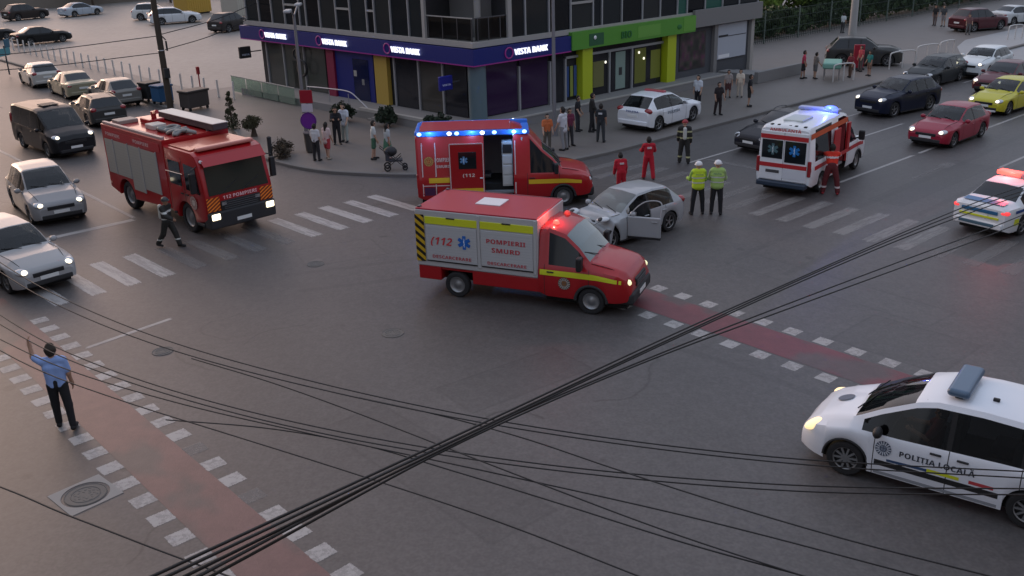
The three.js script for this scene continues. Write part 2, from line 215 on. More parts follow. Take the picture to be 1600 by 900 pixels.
// lofted body: rows run from the sill over the shoulder to the roof's middle; windows are cut out of the same skin
function loft(root, p) {
  const { X0, X1, W, top, belt, roofW, low = 0.24, R, axles, body } = p, glass = p.glass ?? M.glass, Ra = R * 1.16;
  const keys = new Set([X0, X0 + 0.02, X0 + 0.08, X0 + 0.2, X1, X1 - 0.02, X1 - 0.07, X1 - 0.16, X1 - 0.3]);
  for (const K of [top, belt, roofW]) for (const [x] of K) keys.add(x);
  for (const a of axles) for (let i = -8; i <= 8; i++) { const t = Math.sin(i / 8 * Math.PI / 2) * Ra; keys.add(a + t); if (Math.abs(i) === 8) keys.add(a + t * 1.01); }
  for (const [a, b] of p.side ?? []) { keys.add(a); keys.add(b); }
  for (const r of [p.wind, p.rear]) if (r) { keys.add(r[0]); keys.add(r[1]); }
  if (p.hole) { keys.add(p.hole.x0); keys.add(p.hole.x1); }
  for (let x = X0; x < X1; x += 0.22) keys.add(x);
  let xs = [...keys].filter((x) => x >= X0 - 1e-6 && x <= X1 + 1e-6).sort((a, b) => a - b); xs = xs.filter((x, i) => !i || x - xs[i - 1] > 0.004);
  const nf = p.nose ?? 0.24, nr = p.tailT ?? 0.12, lf = p.noseL ?? 0.6, lr = p.tailL ?? 0.4;
  const sec = (x) => {
    const df = Math.max(0, 1 - (X1 - x) / lf), dr = Math.max(0, 1 - (x - X0) / lr), w = W / 2 * (1 - nf * df * df * df - nr * dr * dr * dr);
    const yt = lerpK(top, x), yb = Math.min(lerpK(belt, x), yt - 0.012), wt = Math.min(lerpK(roofW, x) * W / 2, w * 0.97), e = Math.min(p.edge ?? 0.07, (yt - yb) * 0.5);
    let yl = low + 0.08 * df * df + 0.1 * dr * dr; for (const a of axles) { const d = Math.abs(x - a); if (d < Ra) yl = Math.max(yl, R + Math.sqrt(Ra * Ra - d * d)); }
    yl = Math.min(yl, yb - 0.06); const h = yb - yl;
    return [[w * 0.965, yl], [w * 0.995, yl + h * 0.22], [w, yl + h * 0.5], [w * 0.995, yl + h * 0.75], [w * 0.975, yb - Math.min(0.05, h * 0.1)], [w * 0.95, yb], [wt, yt - e], [wt * 0.93, yt - e * 0.32], [wt * 0.8, yt - e * 0.08], [wt * 0.42, yt], [0, yt + (p.crown ?? 0.012)]];
  };
  const S = xs.map(sec), NR = 11, q = { body: [], pillar: [], windshield: [], rear_window: [] }, sideW = {};
  const pt = (i, r, s) => [xs[i], S[i][r][1], s * S[i][r][0]];
  const push = (arr, a, b, c, d, flip) => (flip ? arr.push(...a, ...c, ...b, ...a, ...d, ...c) : arr.push(...a, ...b, ...c, ...a, ...c, ...d));
  for (let i = 0; i < xs.length - 1; i++) { const xm = (xs[i] + xs[i + 1]) / 2;
    for (const s of [1, -1]) for (let r = 0; r < NR - 1; r++) {
      if (p.hole && s === p.hole.s && xm > p.hole.x0 && xm < p.hole.x1 && r >= (p.hole.r0 ?? 0) && r < (p.hole.r1 ?? 6)) continue;
      let key = 'body';
      if (r === 5) for (let k = 0; k < (p.side ?? []).length; k++) if (xm > p.side[k][0] && xm < p.side[k][1] && S[i][6][1] - S[i][5][1] + S[i + 1][6][1] - S[i + 1][5][1] > 0.1) key = 'side' + k + (s > 0 ? 'r' : 'l');
      if (r === 5 && key === 'body') for (let k = 0; k < (p.side ?? []).length - 1; k++) if (xm > p.side[k][1] && xm < p.side[k + 1][0] && p.side[k + 1][0] - p.side[k][1] < 0.2) key = 'pillar';
      if (r >= 7 && p.wind && xm > p.wind[0] && xm < p.wind[1]) key = 'windshield';
      if (r >= 7 && p.rear && xm > p.rear[0] && xm < p.rear[1]) key = 'rear_window';
      const arr = q[key] ?? (sideW[key] ??= []); push(arr, pt(i, r, s), pt(i + 1, r, s), pt(i + 1, r + 1, s), pt(i, r + 1, s), s > 0);
    } }
  for (const [i, f] of [[0, false], [xs.length - 1, true]]) for (let r = 0; r < NR - 1; r++) push(q.body, pt(i, r, -1), pt(i, r, 1), pt(i, r + 1, 1), pt(i, r + 1, -1), f);
  const mk2 = (a, cr) => { const g = new THREE.BufferGeometry(); g.setAttribute('position', new THREE.Float32BufferAttribute(a, 3)); if (p.deform) p.deform(g); g.computeVertexNormals(); return toCreasedNormals(g, cr); };
  part(root, 'body', mk2(q.body, 0.62), body);
  if (q.pillar.length) part(root, 'window_pillar', mk2(q.pillar, 0.6), M.black);
  for (const k of ['windshield', 'rear_window']) if (q[k].length) part(root, k, mk2(q[k], 0.9), p.clearFront && k === 'windshield' ? p.clearFront : glass);
  for (const k of Object.keys(sideW)) if (!(p.noSide ?? []).includes(k)) part(root, 'side_window', mk2(sideW[k], 0.9), p.sideGlass ?? glass);
  const yTop = p.wellTop ?? R * 2.15;
  if (!p.noUnder) part(root, 'underbody', box(X0 + 0.12, X1 - 0.14, 0.17, yTop, -W / 2 + 0.27, W / 2 - 0.27), M.under);
  // seams and handles on both flanks
  const flank = (x, y) => { const s = sec(x); for (let r = 0; r < 5; r++) if (y <= s[r + 1][1]) { const t = (y - s[r][1]) / (s[r + 1][1] - s[r][1] || 1); return s[r][0] + t * (s[r + 1][0] - s[r][0]); } return s[5][0]; };
  root.userData.flank = undefined;
  for (const x of p.seams ?? []) { const s = sec(x); for (const sd of [1, -1]) { if (p.hole && p.hole.s === sd && x > p.hole.x0 - 0.02 && x < p.hole.x1 + 0.02) continue; const seamL = []; for (let r = 0; r < 5; r++) { const a = s[r], b = s[r + 1], o = 0.0025; seamL.push(quad([x - 0.007, a[1], sd * (a[0] + o)], [x + 0.007, a[1], sd * (a[0] + o)], [x + 0.007, b[1], sd * (b[0] + o)], [x - 0.007, b[1], sd * (b[0] + o)])); } part(root, 'door_gap', seamL, M.seam); } }
  for (const [x, y] of p.handles ?? []) for (const sd of [1, -1]) { const w = flank(x, y); part(root, 'door_handle', rbox(x - 0.09, x + 0.09, y - 0.015, y + 0.015, Math.min(sd * (w - 0.02), sd * (w + 0.03)), Math.max(sd * (w - 0.02), sd * (w + 0.03)), 0.01), p.handleMat ?? body); }
  for (const a of axles) for (const sd of [1, -1]) wheel(root, a, sd * (W / 2 - 0.025 - R * 0.3), R, p.rim ?? rimG, p.tyreW ?? 0.95, a > 0 ? (p.steer ?? 0) : 0);
  return { sec, flank };
}
function lights(root, p, o = {}) {
  const { X1, X0, W } = p, y = o.hy ?? 0.68, z = o.hz ?? W / 2 * 0.7, hx = o.hx ?? X1 - 0.16;
  for (const s of [1, -1]) { const hl = part(root, 'headlight', ell(0.16, 0.07, 0.2).rotateY(s * -0.6).rotateZ(-0.35).translate(hx - 0.01, y, s * z), M.lampOff); part(hl, 'bulb', ell(0.12, 0.058, 0.11).rotateY(s * -0.5).rotateZ(-0.3).translate(hx + 0.045, y - 0.004, s * (z - 0.02)), o.on ? M.lampOn : M.black); }
  const ty = o.ty ?? 0.86, tz = o.tz ?? W / 2 * 0.8, tx = o.tx ?? X0 + 0.1, th = o.th ?? 0.09;
  for (const s of [1, -1]) part(root, 'tail_light', ell(0.12, th, o.tw ?? 0.15, tx, ty, s * tz), o.tailOn ? M.tailOn : M.tail);
  part(root, 'grille', rbox(X1 - 0.07, X1 + 0.012, (o.gy ?? 0.56) - 0.06, (o.gy ?? 0.56) + 0.06, -W * 0.24, W * 0.24, 0.02), M.black);
  part(root, 'lower_intake', rbox(X1 - 0.1, X1 + 0.015, 0.27, 0.42, -W * 0.36, W * 0.36, 0.04), M.trim);
  part(root, 'number_plate', box(X1, X1 + 0.026, 0.43, 0.53, -0.25, 0.25), M.plate); part(root, 'number_plate', box(X0 - 0.018, X0 + 0.01, (o.py ?? 0.7) - 0.055, (o.py ?? 0.7) + 0.055, -0.25, 0.25), M.plate);
  part(root, 'rear_bumper', rbox(X0 - 0.05, X0 + 0.16, 0.3, 0.5, -W / 2 * 0.84, W / 2 * 0.84, 0.05, 3), o.bump ?? p.body);
}
function mirrors(root, p, x, y, z, m) { for (const s of [1, -1]) { const k = part(root, 'door_mirror', [ell(0.075, 0.085, 0.11, x, y, s * (z + 0.1), 10), bar(V(x + 0.04, y - 0.05, s * (z - 0.06)), V(x, y - 0.03, s * (z + 0.06)), 0.025)], m ?? p.body); part(k, 'mirror_glass', box(x - 0.08, x - 0.07, y - 0.06, y + 0.06, s > 0 ? z + 0.02 : -z - 0.18, s > 0 ? z + 0.18 : -z - 0.02), M.steel); } }
// an everyday car: hatch, saloon, estate and SUV differ in their profile points
function car(kind, name, label, pos, turn, bodyC, o = {}) {
  const root = thing(name, label, 'car', pos, turn, o.group ?? 'passenger cars'); const k = o.k ?? 1; const body = bodyC.isMaterial ? bodyC : paint(bodyC, o.rough ?? 0.35);
  const D = {
    hatch: { L: 4.15, W: 1.76, wb: 2.58, fo: 0.84, h: 1.45, cowl: 0.78, rf: -0.05, rr: -1.35, rg: -1.92, rgY: 0.98, tailY: 0.96, cY: 0.96, nY: 0.74 },
    saloon: { L: 4.55, W: 1.78, wb: 2.66, fo: 0.88, h: 1.43, cowl: 0.82, rf: 0.0, rr: -1.05, rg: -1.68, rgY: 1.04, tailY: 1.0, cY: 0.96, nY: 0.73 },
    estate: { L: 4.4, W: 1.78, wb: 2.62, fo: 0.86, h: 1.45, cowl: 0.8, rf: -0.02, rr: -1.75, rg: -2.12, rgY: 0.98, tailY: 0.95, cY: 0.97, nY: 0.75 },
    suv: { L: 4.4, W: 1.84, wb: 2.66, fo: 0.86, h: 1.66, cowl: 0.78, rf: 0.02, rr: -1.55, rg: -2.02, rgY: 1.12, tailY: 1.06, cY: 1.1, nY: 0.9, R: 0.35 },
    mpv: { L: 4.25, W: 1.8, wb: 2.7, fo: 0.84, h: 1.6, cowl: 0.92, rf: 0.05, rr: -1.5, rg: -1.98, rgY: 1.05, tailY: 1.0, cY: 1.03, nY: 0.79 },
  }[kind];
  const h = o.h ?? D.h, X1 = D.wb / 2 + D.fo, X0 = X1 - D.L, R = D.R ?? 0.315, bl = D.cY - 0.06;
  const trunk = kind === 'saloon';
  const p = {
    X0, X1, W: D.W, R, axles: [-D.wb / 2, D.wb / 2], body, low: 0.21,
    top: [[X0, D.tailY - 0.1], [X0 + 0.07, D.tailY - 0.02], [X0 + (trunk ? 0.2 : 0.1), D.tailY], [D.rg, D.rgY], [D.rr, h - 0.045], [(D.rf + D.rr) / 2, h], [D.rf, h - 0.04], [(D.rf + D.cowl) / 2, (h + D.cY) / 2 + 0.02], [D.cowl, D.cY], [(D.cowl + X1) / 2, (D.cY + D.nY) / 2 + 0.085], [X1 - 0.3, D.nY + 0.075], [X1 - 0.12, D.nY + 0.01], [X1 - 0.03, D.nY - 0.07], [X1, D.nY - 0.17]].sort((a, b) => a[0] - b[0]),
    belt: [[X0, D.tailY - 0.14], [X0 + 0.2, bl + 0.03], [D.cowl, bl - 0.02], [X1 - 0.3, D.nY + 0.0], [X1, D.nY - 0.2]],
    roofW: [[X0, 0.8], [D.rg, 0.82], [D.rr, 0.7], [D.rf, 0.71], [D.cowl, 0.84], [X1 - 0.25, 0.8], [X1, 0.7]],
    side: trunk ? [[D.rr - 0.38, -0.42], [-0.33, D.cowl - 0.25]] : kind === 'estate' || kind === 'suv' || kind === 'mpv' ? [[D.rr - 0.14, -1.02], [-0.95, -0.32], [-0.24, D.cowl - 0.2]] : [[D.rr - 0.1, -0.42], [-0.33, D.cowl - 0.22]],
    wind: [D.rf + 0.03, D.cowl - 0.06], rear: [D.rg + 0.03, D.rr - 0.05], seams: [D.cowl - 0.12, -0.38, -1.05], handles: [[-0.2, bl - 0.14], [-0.98, bl - 0.12]],
    ...(o.inside ? { glass: M.half } : {}), ...o.loft,
  };
  if (o.inside) { const f = 0.42; part(root, 'cabin_floor', box(D.rr, D.cowl, 0.66, 0.7, -D.W / 2 + 0.2, D.W / 2 - 0.2), M.under); part(root, 'dashboard', rbox(D.cowl - 0.42, D.cowl - 0.06, 0.6, D.cY - 0.05, -D.W * 0.4, D.W * 0.4, 0.05), M.trim); part(root, 'steering_wheel', at(new THREE.TorusGeometry(0.17, 0.018, 6, 18).rotateY(Math.PI / 2).rotateZ(0.4), D.cowl - 0.55, D.cY - 0.03, -0.36), M.black); for (const [x, z] of [[-0.28, -0.37], [-0.28, 0.37]]) part(root, 'seat', [rbox(x - 0.14, x + 0.06, 0.66, h - 0.42, z - 0.24, z + 0.24, 0.07, 3), rbox(x - 0.12, x - 0.02, h - 0.4, h - 0.22, z - 0.12, z + 0.12, 0.04)], M.seat); part(root, 'rear_seat', rbox(-1.25, -1.05, 0.66, h - 0.4, -0.62, 0.62, 0.07), M.seat); }
  loft(root, p); lights(root, p, { hy: D.nY - 0.045, gy: D.nY - 0.17, ty: trunk ? 0.82 : 0.9, th: trunk ? 0.08 : 0.12, py: 0.68, ...o.lights, on: o.on, tailOn: o.tailOn });
  mirrors(root, p, D.cowl - 0.28, bl + 0.06, D.W / 2 - 0.04, o.mirror);
  part(root, 'wiper', [bar(V(D.cowl - 0.02, D.cY + 0.03, -0.5), V(D.cowl - 0.14, D.cY + 0.11, 0.0), 0.01, 5), bar(V(D.cowl - 0.02, D.cY + 0.03, 0.05), V(D.cowl - 0.14, D.cY + 0.11, 0.55), 0.01, 5)], M.black);
  for (const s of [1, -1]) part(root, 'bonnet_gap', polyTube([V(D.cowl, D.cY + 0.0, s * D.W * 0.38), V((D.cowl + X1) / 2, (D.cY + D.nY) / 2 + 0.075, s * D.W * 0.365), V(X1 - 0.3, D.nY + 0.065, s * D.W * 0.335)], 0.008, 4, 12), M.seam);
  part(root, 'sill_trim', [box(-D.wb / 2 + R * 1.3, D.wb / 2 - R * 1.3, 0.17, 0.25, -D.W / 2 + 0.03, D.W / 2 - 0.03)], M.trim);
  if (o.rails) for (const s of [1, -1]) part(root, 'roof_rail', polyTube([V(D.rf - 0.15, h + 0.01, s * 0.56), V(D.rf - 0.3, h + 0.05, s * 0.57), V(D.rr + 0.2, h + 0.05, s * 0.56), V(D.rr + 0.05, h, s * 0.55)], 0.018, 5), M.dsteel);
  if (o.k) root.scale.setScalar(o.k);
  root.userData.P = undefined; delete root.userData.P; delete root.userData.flank;
  return [root, p, D];
}
// printed panels: a thin sheet standing proud of the surface. face: 'r' right flank (+z), 'l' left flank, 'f' front (+x), 'b' rear
function decal(root, name, w, h, pos, face, texture, extra = {}) {
  const g = new THREE.PlaneGeometry(w, h); if (face === 'l') g.rotateY(Math.PI); if (face === 'f') g.rotateY(Math.PI / 2); if (face === 'b') g.rotateY(-Math.PI / 2); if (face === 't') g.rotateX(-Math.PI / 2);
  g.translate(...pos); return part(root, name, g, new THREE.MeshStandardMaterial({ map: texture, roughness: 0.45, transparent: true, ...extra }));
}
const clearBg = (g, w, h) => g.clearRect(0, 0, w, h);
function words(s, color, o = {}) { const W = o.w ?? 512, H = o.h ?? 128; return canvasTex(W, H, (g) => { if (o.bg) { g.fillStyle = o.bg; g.fillRect(0, 0, W, H); } else clearBg(g, W, H); g.fillStyle = color; g.textAlign = 'center'; g.textBaseline = 'middle'; const lines = s.split('\n'), fs = H / lines.length * (o.k ?? 0.8); g.font = `${o.style ?? 'bold'} ${fs}px sans-serif`; lines.forEach((t, i) => { const m = g.measureText(t).width, sc = Math.min(1.4, W * 0.94 / m); g.save(); g.translate(W / 2, H * (i + 0.5) / lines.length); g.scale(sc, 1); const base = t.replaceAll('Ț', 'T'); g.fillText(base, 0, 0); for (let q = 0; q < t.length; q++) if (t[q] === 'Ț') { const xx = g.measureText(base.slice(0, q + 1)).width - g.measureText('T').width / 2 - m / 2; g.fillRect(xx - fs * 0.04, fs * 0.42, fs * 0.09, fs * 0.1); } g.restore(); }); }); }
const starOfLife = (c, ring) => canvasTex(256, 256, (g) => { clearBg(g, 256, 256); g.translate(128, 128); if (ring) { g.fillStyle = ring; g.beginPath(); g.arc(0, 0, 124, 0, 7); g.fill(); } g.fillStyle = c; for (let i = 0; i < 3; i++) { g.save(); g.rotate(i * Math.PI / 3); g.fillRect(-28, -112, 56, 224); g.restore(); } g.strokeStyle = '#e8eef4'; g.lineWidth = 8; g.beginPath(); g.moveTo(0, -70); g.lineTo(0, 76); g.stroke(); g.beginPath(); g.moveTo(-16, 50); g.bezierCurveTo(40, 20, -44, -8, 6, -44); g.stroke(); });
const crest = (a, b, c) => canvasTex(256, 256, (g) => { clearBg(g, 256, 256); g.translate(128, 128); g.fillStyle = a; g.beginPath(); g.arc(0, 0, 120, 0, 7); g.fill(); g.fillStyle = b; for (let i = 0; i < 16; i++) { g.save(); g.rotate(i * Math.PI / 8); g.fillRect(-9, -116, 18, 60); g.restore(); } g.fillStyle = c; g.beginPath(); g.moveTo(-40, -46); g.lineTo(40, -46); g.lineTo(36, 24); g.lineTo(0, 56); g.lineTo(-36, 24); g.fill(); g.fillStyle = a; g.fillRect(-5, -40, 10, 84); g.fillRect(-34, -12, 68, 9); });
const chevrons = (a, b, n = 6, dir = 1, w = 128, h = 512) => canvasTex(w, h, (g) => { g.fillStyle = a; g.fillRect(0, 0, w, h); g.fillStyle = b; const s = h / n; for (let i = -5; i < n + 5; i++) { g.beginPath(); g.moveTo(0, i * s); g.lineTo(w, i * s + dir * w * 0.62); g.lineTo(w, i * s + dir * w * 0.62 + s * 0.48); g.lineTo(0, i * s + s * 0.48); g.fill(); } });
// a light bar that is lit: glowing lenses with a small light at each
function lamp(root, x, y, z, c, power) { const l = new THREE.PointLight(lin(...c), power, 0, 2); l.position.set(x, y, z); l.castShadow = true; root.add(l); return l; }

const RED = [0.36, 0.006, 0.01], redPaint = paint(RED, 0.38, 0.6), whitePaint = paint([0.72, 0.74, 0.76], 0.35, 0.6), lime = mat([0.62, 0.66, 0.02], 0.5), yellowM = mat([0.72, 0.45, 0.02], 0.5), tape = mat([0.62, 0.5, 0.5], 0.5), blueLens = glow([0.03, 0.12, 0.5], [0.04, 0.22, 1.0], 0.14), blueOn = glow([0.3, 0.5, 1], [0.22, 0.45, 1.0], 4), whiteOn = glow([1, 1, 1], [0.85, 0.92, 1.0], 4), redOn = glow([0.9, 0.1, 0.08], [1.0, 0.11, 0.08], 1.9), alu = mat([0.5, 0.5, 0.5], 0.45, { metalness: 0.2 }), greyPanel = mat([0.46, 0.465, 0.47], 0.5);
function stripe(root, F, name, x0, x1, y0, y1, m, sides = [1, -1], o = 0.005, n = 14) {
  for (const s of sides) { const L = []; for (let i = 0; i < n; i++) { const a = x0 + (x1 - x0) * i / n, b = x0 + (x1 - x0) * (i + 1) / n, f = (k, x) => (typeof k === 'function' ? k(x) : k), P = (x, k) => { const y = f(k, x); return [x, y, s * (F.flank(x, y) + o)]; }; for (let j = 0; j < 2; j++) { const g0 = (x) => f(y0, x) + (f(y1, x) - f(y0, x)) * j / 2, g1 = (x) => f(y0, x) + (f(y1, x) - f(y0, x)) * (j + 1) / 2; L.push(quad(P(a, g0), P(b, g0), P(b, g1), P(a, g1))); } } part(root, name, L, m); }
}
function sprinterProfile(o) { // long-nosed van; o.X0 rear end, o.h roof, o.ws windscreen top height
  const X1 = 2.83, h = o.h, ws = o.ws ?? 2.02;
  return { X0: o.X0, X1, W: 1.98, R: 0.345, axles: o.axles ?? [-1.8325, 1.8325], body: o.body, low: 0.36, edge: 0.13, nose: 0.17, noseL: 0.55, tailT: o.cab ? 0 : 0.04, tailL: 0.3, crown: 0.03, wellTop: 0.8,
    top: [[o.X0, h - (o.cab ? 0 : 0.1)], [o.X0 + 0.07, h - (o.cab ? 0 : 0.03)], [o.X0 + 0.2, h], [o.rx ?? 0.2, h], [0.72, (h * 0.6 + ws * 0.4) + 0.08], [1.12, ws + 0.02], [1.48, (ws + 1.31) / 2 + 0.05], [1.8, 1.31], [2.1, 1.26], [2.42, 1.19], [2.64, 1.11], [2.77, 0.98], [2.83, 0.78]],
    belt: [[o.X0, 1.2], [1.5, 1.18], [1.8, 1.17], [2.5, 1.07], [2.7, 0.97], [2.83, 0.7]], roofW: [[o.X0, o.cab ? 0.84 : 0.87], [0.4, 0.85], [1.12, 0.8], [1.8, 0.86], [2.5, 0.8], [2.83, 0.74]],
    side: o.side ?? [[0.72, 1.6]], wind: [1.15, 1.76], seams: o.seams ?? [0.62, 1.78], handles: [[0.78, 1.02]], handleMat: M.black, rim: o.rim ?? hubG, tyreW: 0.9, ...o.more };
}
function sprinterFront(root, on) {
  part(root, 'grille', rbox(2.66, 2.855, 0.66, 0.9, -0.44, 0.44, 0.05), M.black); for (let i = 0; i < 3; i++) part(root, 'grille_bar', rbox(2.84, 2.872, 0.695 + i * 0.06, 0.715 + i * 0.06, -0.4, 0.4, 0.008), M.dsteel);
  part(root, 'front_bumper', rbox(2.42, 2.89, 0.3, 0.64, -0.86, 0.86, 0.1, 4), M.trim); part(root, 'number_plate', box(2.885, 2.9, 0.44, 0.55, -0.26, 0.26), M.plate);
  for (const s of [1, -1]) { part(root, 'headlight', ell(0.25, 0.13, 0.15).rotateY(s * -0.5).translate(2.58, 0.87, s * 0.68), on ? glow([0.9, 0.9, 0.6], [1, 0.92, 0.5], 0.9) : M.lampOff); part(root, 'door_mirror', [rbox(1.52, 1.66, 1.18, 1.54, s > 0 ? 1.02 : -1.24, s > 0 ? 1.24 : -1.02, 0.05), bar(V(1.6, 1.22, s * 0.9), V(1.58, 1.28, s * 1.08), 0.03)], M.black); part(root, 'wheel_arch', at(new THREE.TorusGeometry(0.41, 0.045, 6, 18, Math.PI), 1.8325, 0.345, s * 0.955), M.trim); }
  for (const s of [1, -1]) part(root, 'bonnet_gap', polyTube([V(1.8, 1.29, s * 0.8), V(2.2, 1.22, s * 0.78), V(2.6, 1.09, s * 0.72)], 0.008, 4, 10), M.seam);
  for (const z of [-0.35, 0.25]) part(root, 'wiper', bar(V(1.8, 1.37, z), V(1.6, 1.54, z + 0.45), 0.012, 5), M.black);
}
// ---- red rescue truck with roller-shutter box, middle of the junction
{
  const t = thing('rescue_truck', 'red rescue truck with grey shutter box and yellow stripe in the middle of the junction', 'rescue truck', [16.28, 0, -17.33], -1.127);
  const F = loft(t, sprinterProfile({ X0: 0.46, h: 2.1, ws: 1.98, cab: true, body: redPaint, side: [[0.72, 1.6]], clear: 1, more: { clearFront: new THREE.MeshPhysicalMaterial({ color: lin(0.09, 0.13, 0.13), roughness: 0.05, clearcoat: 1 }) } })); sprinterFront(t, true);
  stripe(t, F, 'yellow_stripe', 0.5, 2.6, (x) => 0.93 - Math.max(0, x - 2.0) * 0.08, (x) => 1.07 - Math.max(0, x - 1.9) * 0.14, lime);
  const b = part(t, 'equipment_box', [rbox(-2.95, 0.45, 0.8, 2.33, -0.97, 0.97, 0.03)], alu);
  part(b, 'roof_panel', rbox(-2.93, 0.43, 2.31, 2.365, -0.96, 0.96, 0.02), paint([0.4, 0.03, 0.045], 0.42, 0.3)); part(b, 'roof_hatch', rbox(-1.55, -0.85, 2.36, 2.39, -0.38, 0.24, 0.01), mat([0.7, 0.68, 0.7], 0.6));
  part(b, 'roof_rib', [rbox(-2.9, -2.82, 2.36, 2.4, -0.9, -0.8, 0.01), rbox(-2.9, -2.82, 2.36, 2.4, 0.78, 0.9, 0.01), box(-2.9, 0.4, 2.364, 2.372, -0.9, -0.88)], M.dsteel);
  part(t, 'chassis_skirt', [rbox(-2.93, -2.28, 0.42, 0.8, -0.95, 0.95, 0.03), rbox(-1.38, 0.5, 0.42, 0.8, -0.95, 0.95, 0.03), box(-2.28, -1.38, 0.72, 0.8, -0.9, 0.9)], redPaint);
  part(t, 'chassis_rail', box(-2.9, 2.2, 0.34, 0.6, -0.5, 0.5), M.under);
  for (const s of [1, -1]) {
    const fc = s > 0 ? 'r' : 'l', z = s * 0.985;
    for (const [x0, x1] of [[-2.64, -1.2], [-1.08, 0.33]]) {
      const sh = part(b, 'roller_shutter', rbox(x0, x1, 0.98, 1.93, Math.min(z - 0.03 * s, z + 0.006 * s), Math.max(z - 0.03 * s, z + 0.006 * s), 0.008), greyPanel);
      part(sh, 'slat_groove', Array.from({ length: 12 }, (_, i) => box(x0 + 0.01, x1 - 0.01, 1.02 + i * 0.075, 1.024 + i * 0.075, Math.min(z, z + 0.008 * s), Math.max(z, z + 0.008 * s))), mat([0.36, 0.365, 0.37], 0.6));
      part(sh, 'shutter_sill', box(x0, x1, 0.95, 0.98, Math.min(z, z + s * 0.012), Math.max(z, z + s * 0.012)), M.black);
      part(b, 'lime_strip', rbox(x0 - 0.02, x1 + 0.03, 1.97, 2.16, Math.min(z - 0.02 * s, z + 0.006 * s), Math.max(z - 0.02 * s, z + 0.006 * s), 0.005), lime); part(b, 'strip_catch', box((x0 + x1) / 2 - 0.12, (x0 + x1) / 2 + 0.12, 2.14, 2.17, Math.min(z, z + 0.014 * s), Math.max(z, z + 0.014 * s)), M.black);
      part(b, 'frame_post', rbox(x1 + 0.02, x1 + 0.09, 0.9, 2.3, Math.min(z - 0.02 * s, z + 0.01 * s), Math.max(z - 0.02 * s, z + 0.01 * s), 0.006), alu);
    }
    const cx = (v) => v; decal(b, 'printed_number', 0.66, 0.36, [s > 0 ? -2.22 : -1.62, 1.53, z + 0.017 * s], fc, words('(112', '#c8343c', { w: 256, h: 128, style: 'italic bold' }));
    decal(b, 'star_emblem', 0.42, 0.42, [s > 0 ? -1.55 : -2.3, 1.55, z + 0.017 * s], fc, starOfLife('#1a63b8'));
    decal(b, 'printed_word', 1.2, 0.15, [-1.92, 1.1, z + 0.017 * s], fc, words('DESCARCERARE', '#b8464e', { w: 512, h: 64 }));
    decal(b, 'printed_word', 1.16, 0.46, [-0.4, 1.55, z + 0.017 * s], fc, words('POMPIERII\nSMURD', '#bb3a44', { w: 512, h: 200, k: 0.72 })); decal(b, 'printed_word', 1.16, 0.14, [-0.38, 1.08, z + 0.017 * s], fc, words('DESCARCERARE', '#b8464e', { w: 512, h: 64 }));
    part(b, 'warning_stripes', box(-2.94, -2.68, 0.93, 2.2, Math.min(z, z + 0.009 * s), Math.max(z, z + 0.009 * s)), new THREE.MeshStandardMaterial({ map: chevrons('#c9a21c', '#1c1914', 6, s), roughness: 0.5 }));
    decal(t, 'door_crest', 0.34, 0.34, [1.15, 0.76, s * (F.flank(1.15, 0.76) + 0.012)], fc, crest('#5a5048', '#a9a29a', '#8a5a30'));
  }
  for (const z of [-0.42, 0.42]) part(t, 'beacon', [at(cyl(0.085, 0.03, 'y', 16), 0.75, 2.12, z), ell(0.08, 0.065, 0.08, 0.75, 2.15, z)], z > 0 ? redOn : glow([0.5, 0.04, 0.04], [1, 0.1, 0.08], 0.4)); lamp(t, 0.75, 2.36, 0.42, [1, 0.12, 0.08], 1.2);
}
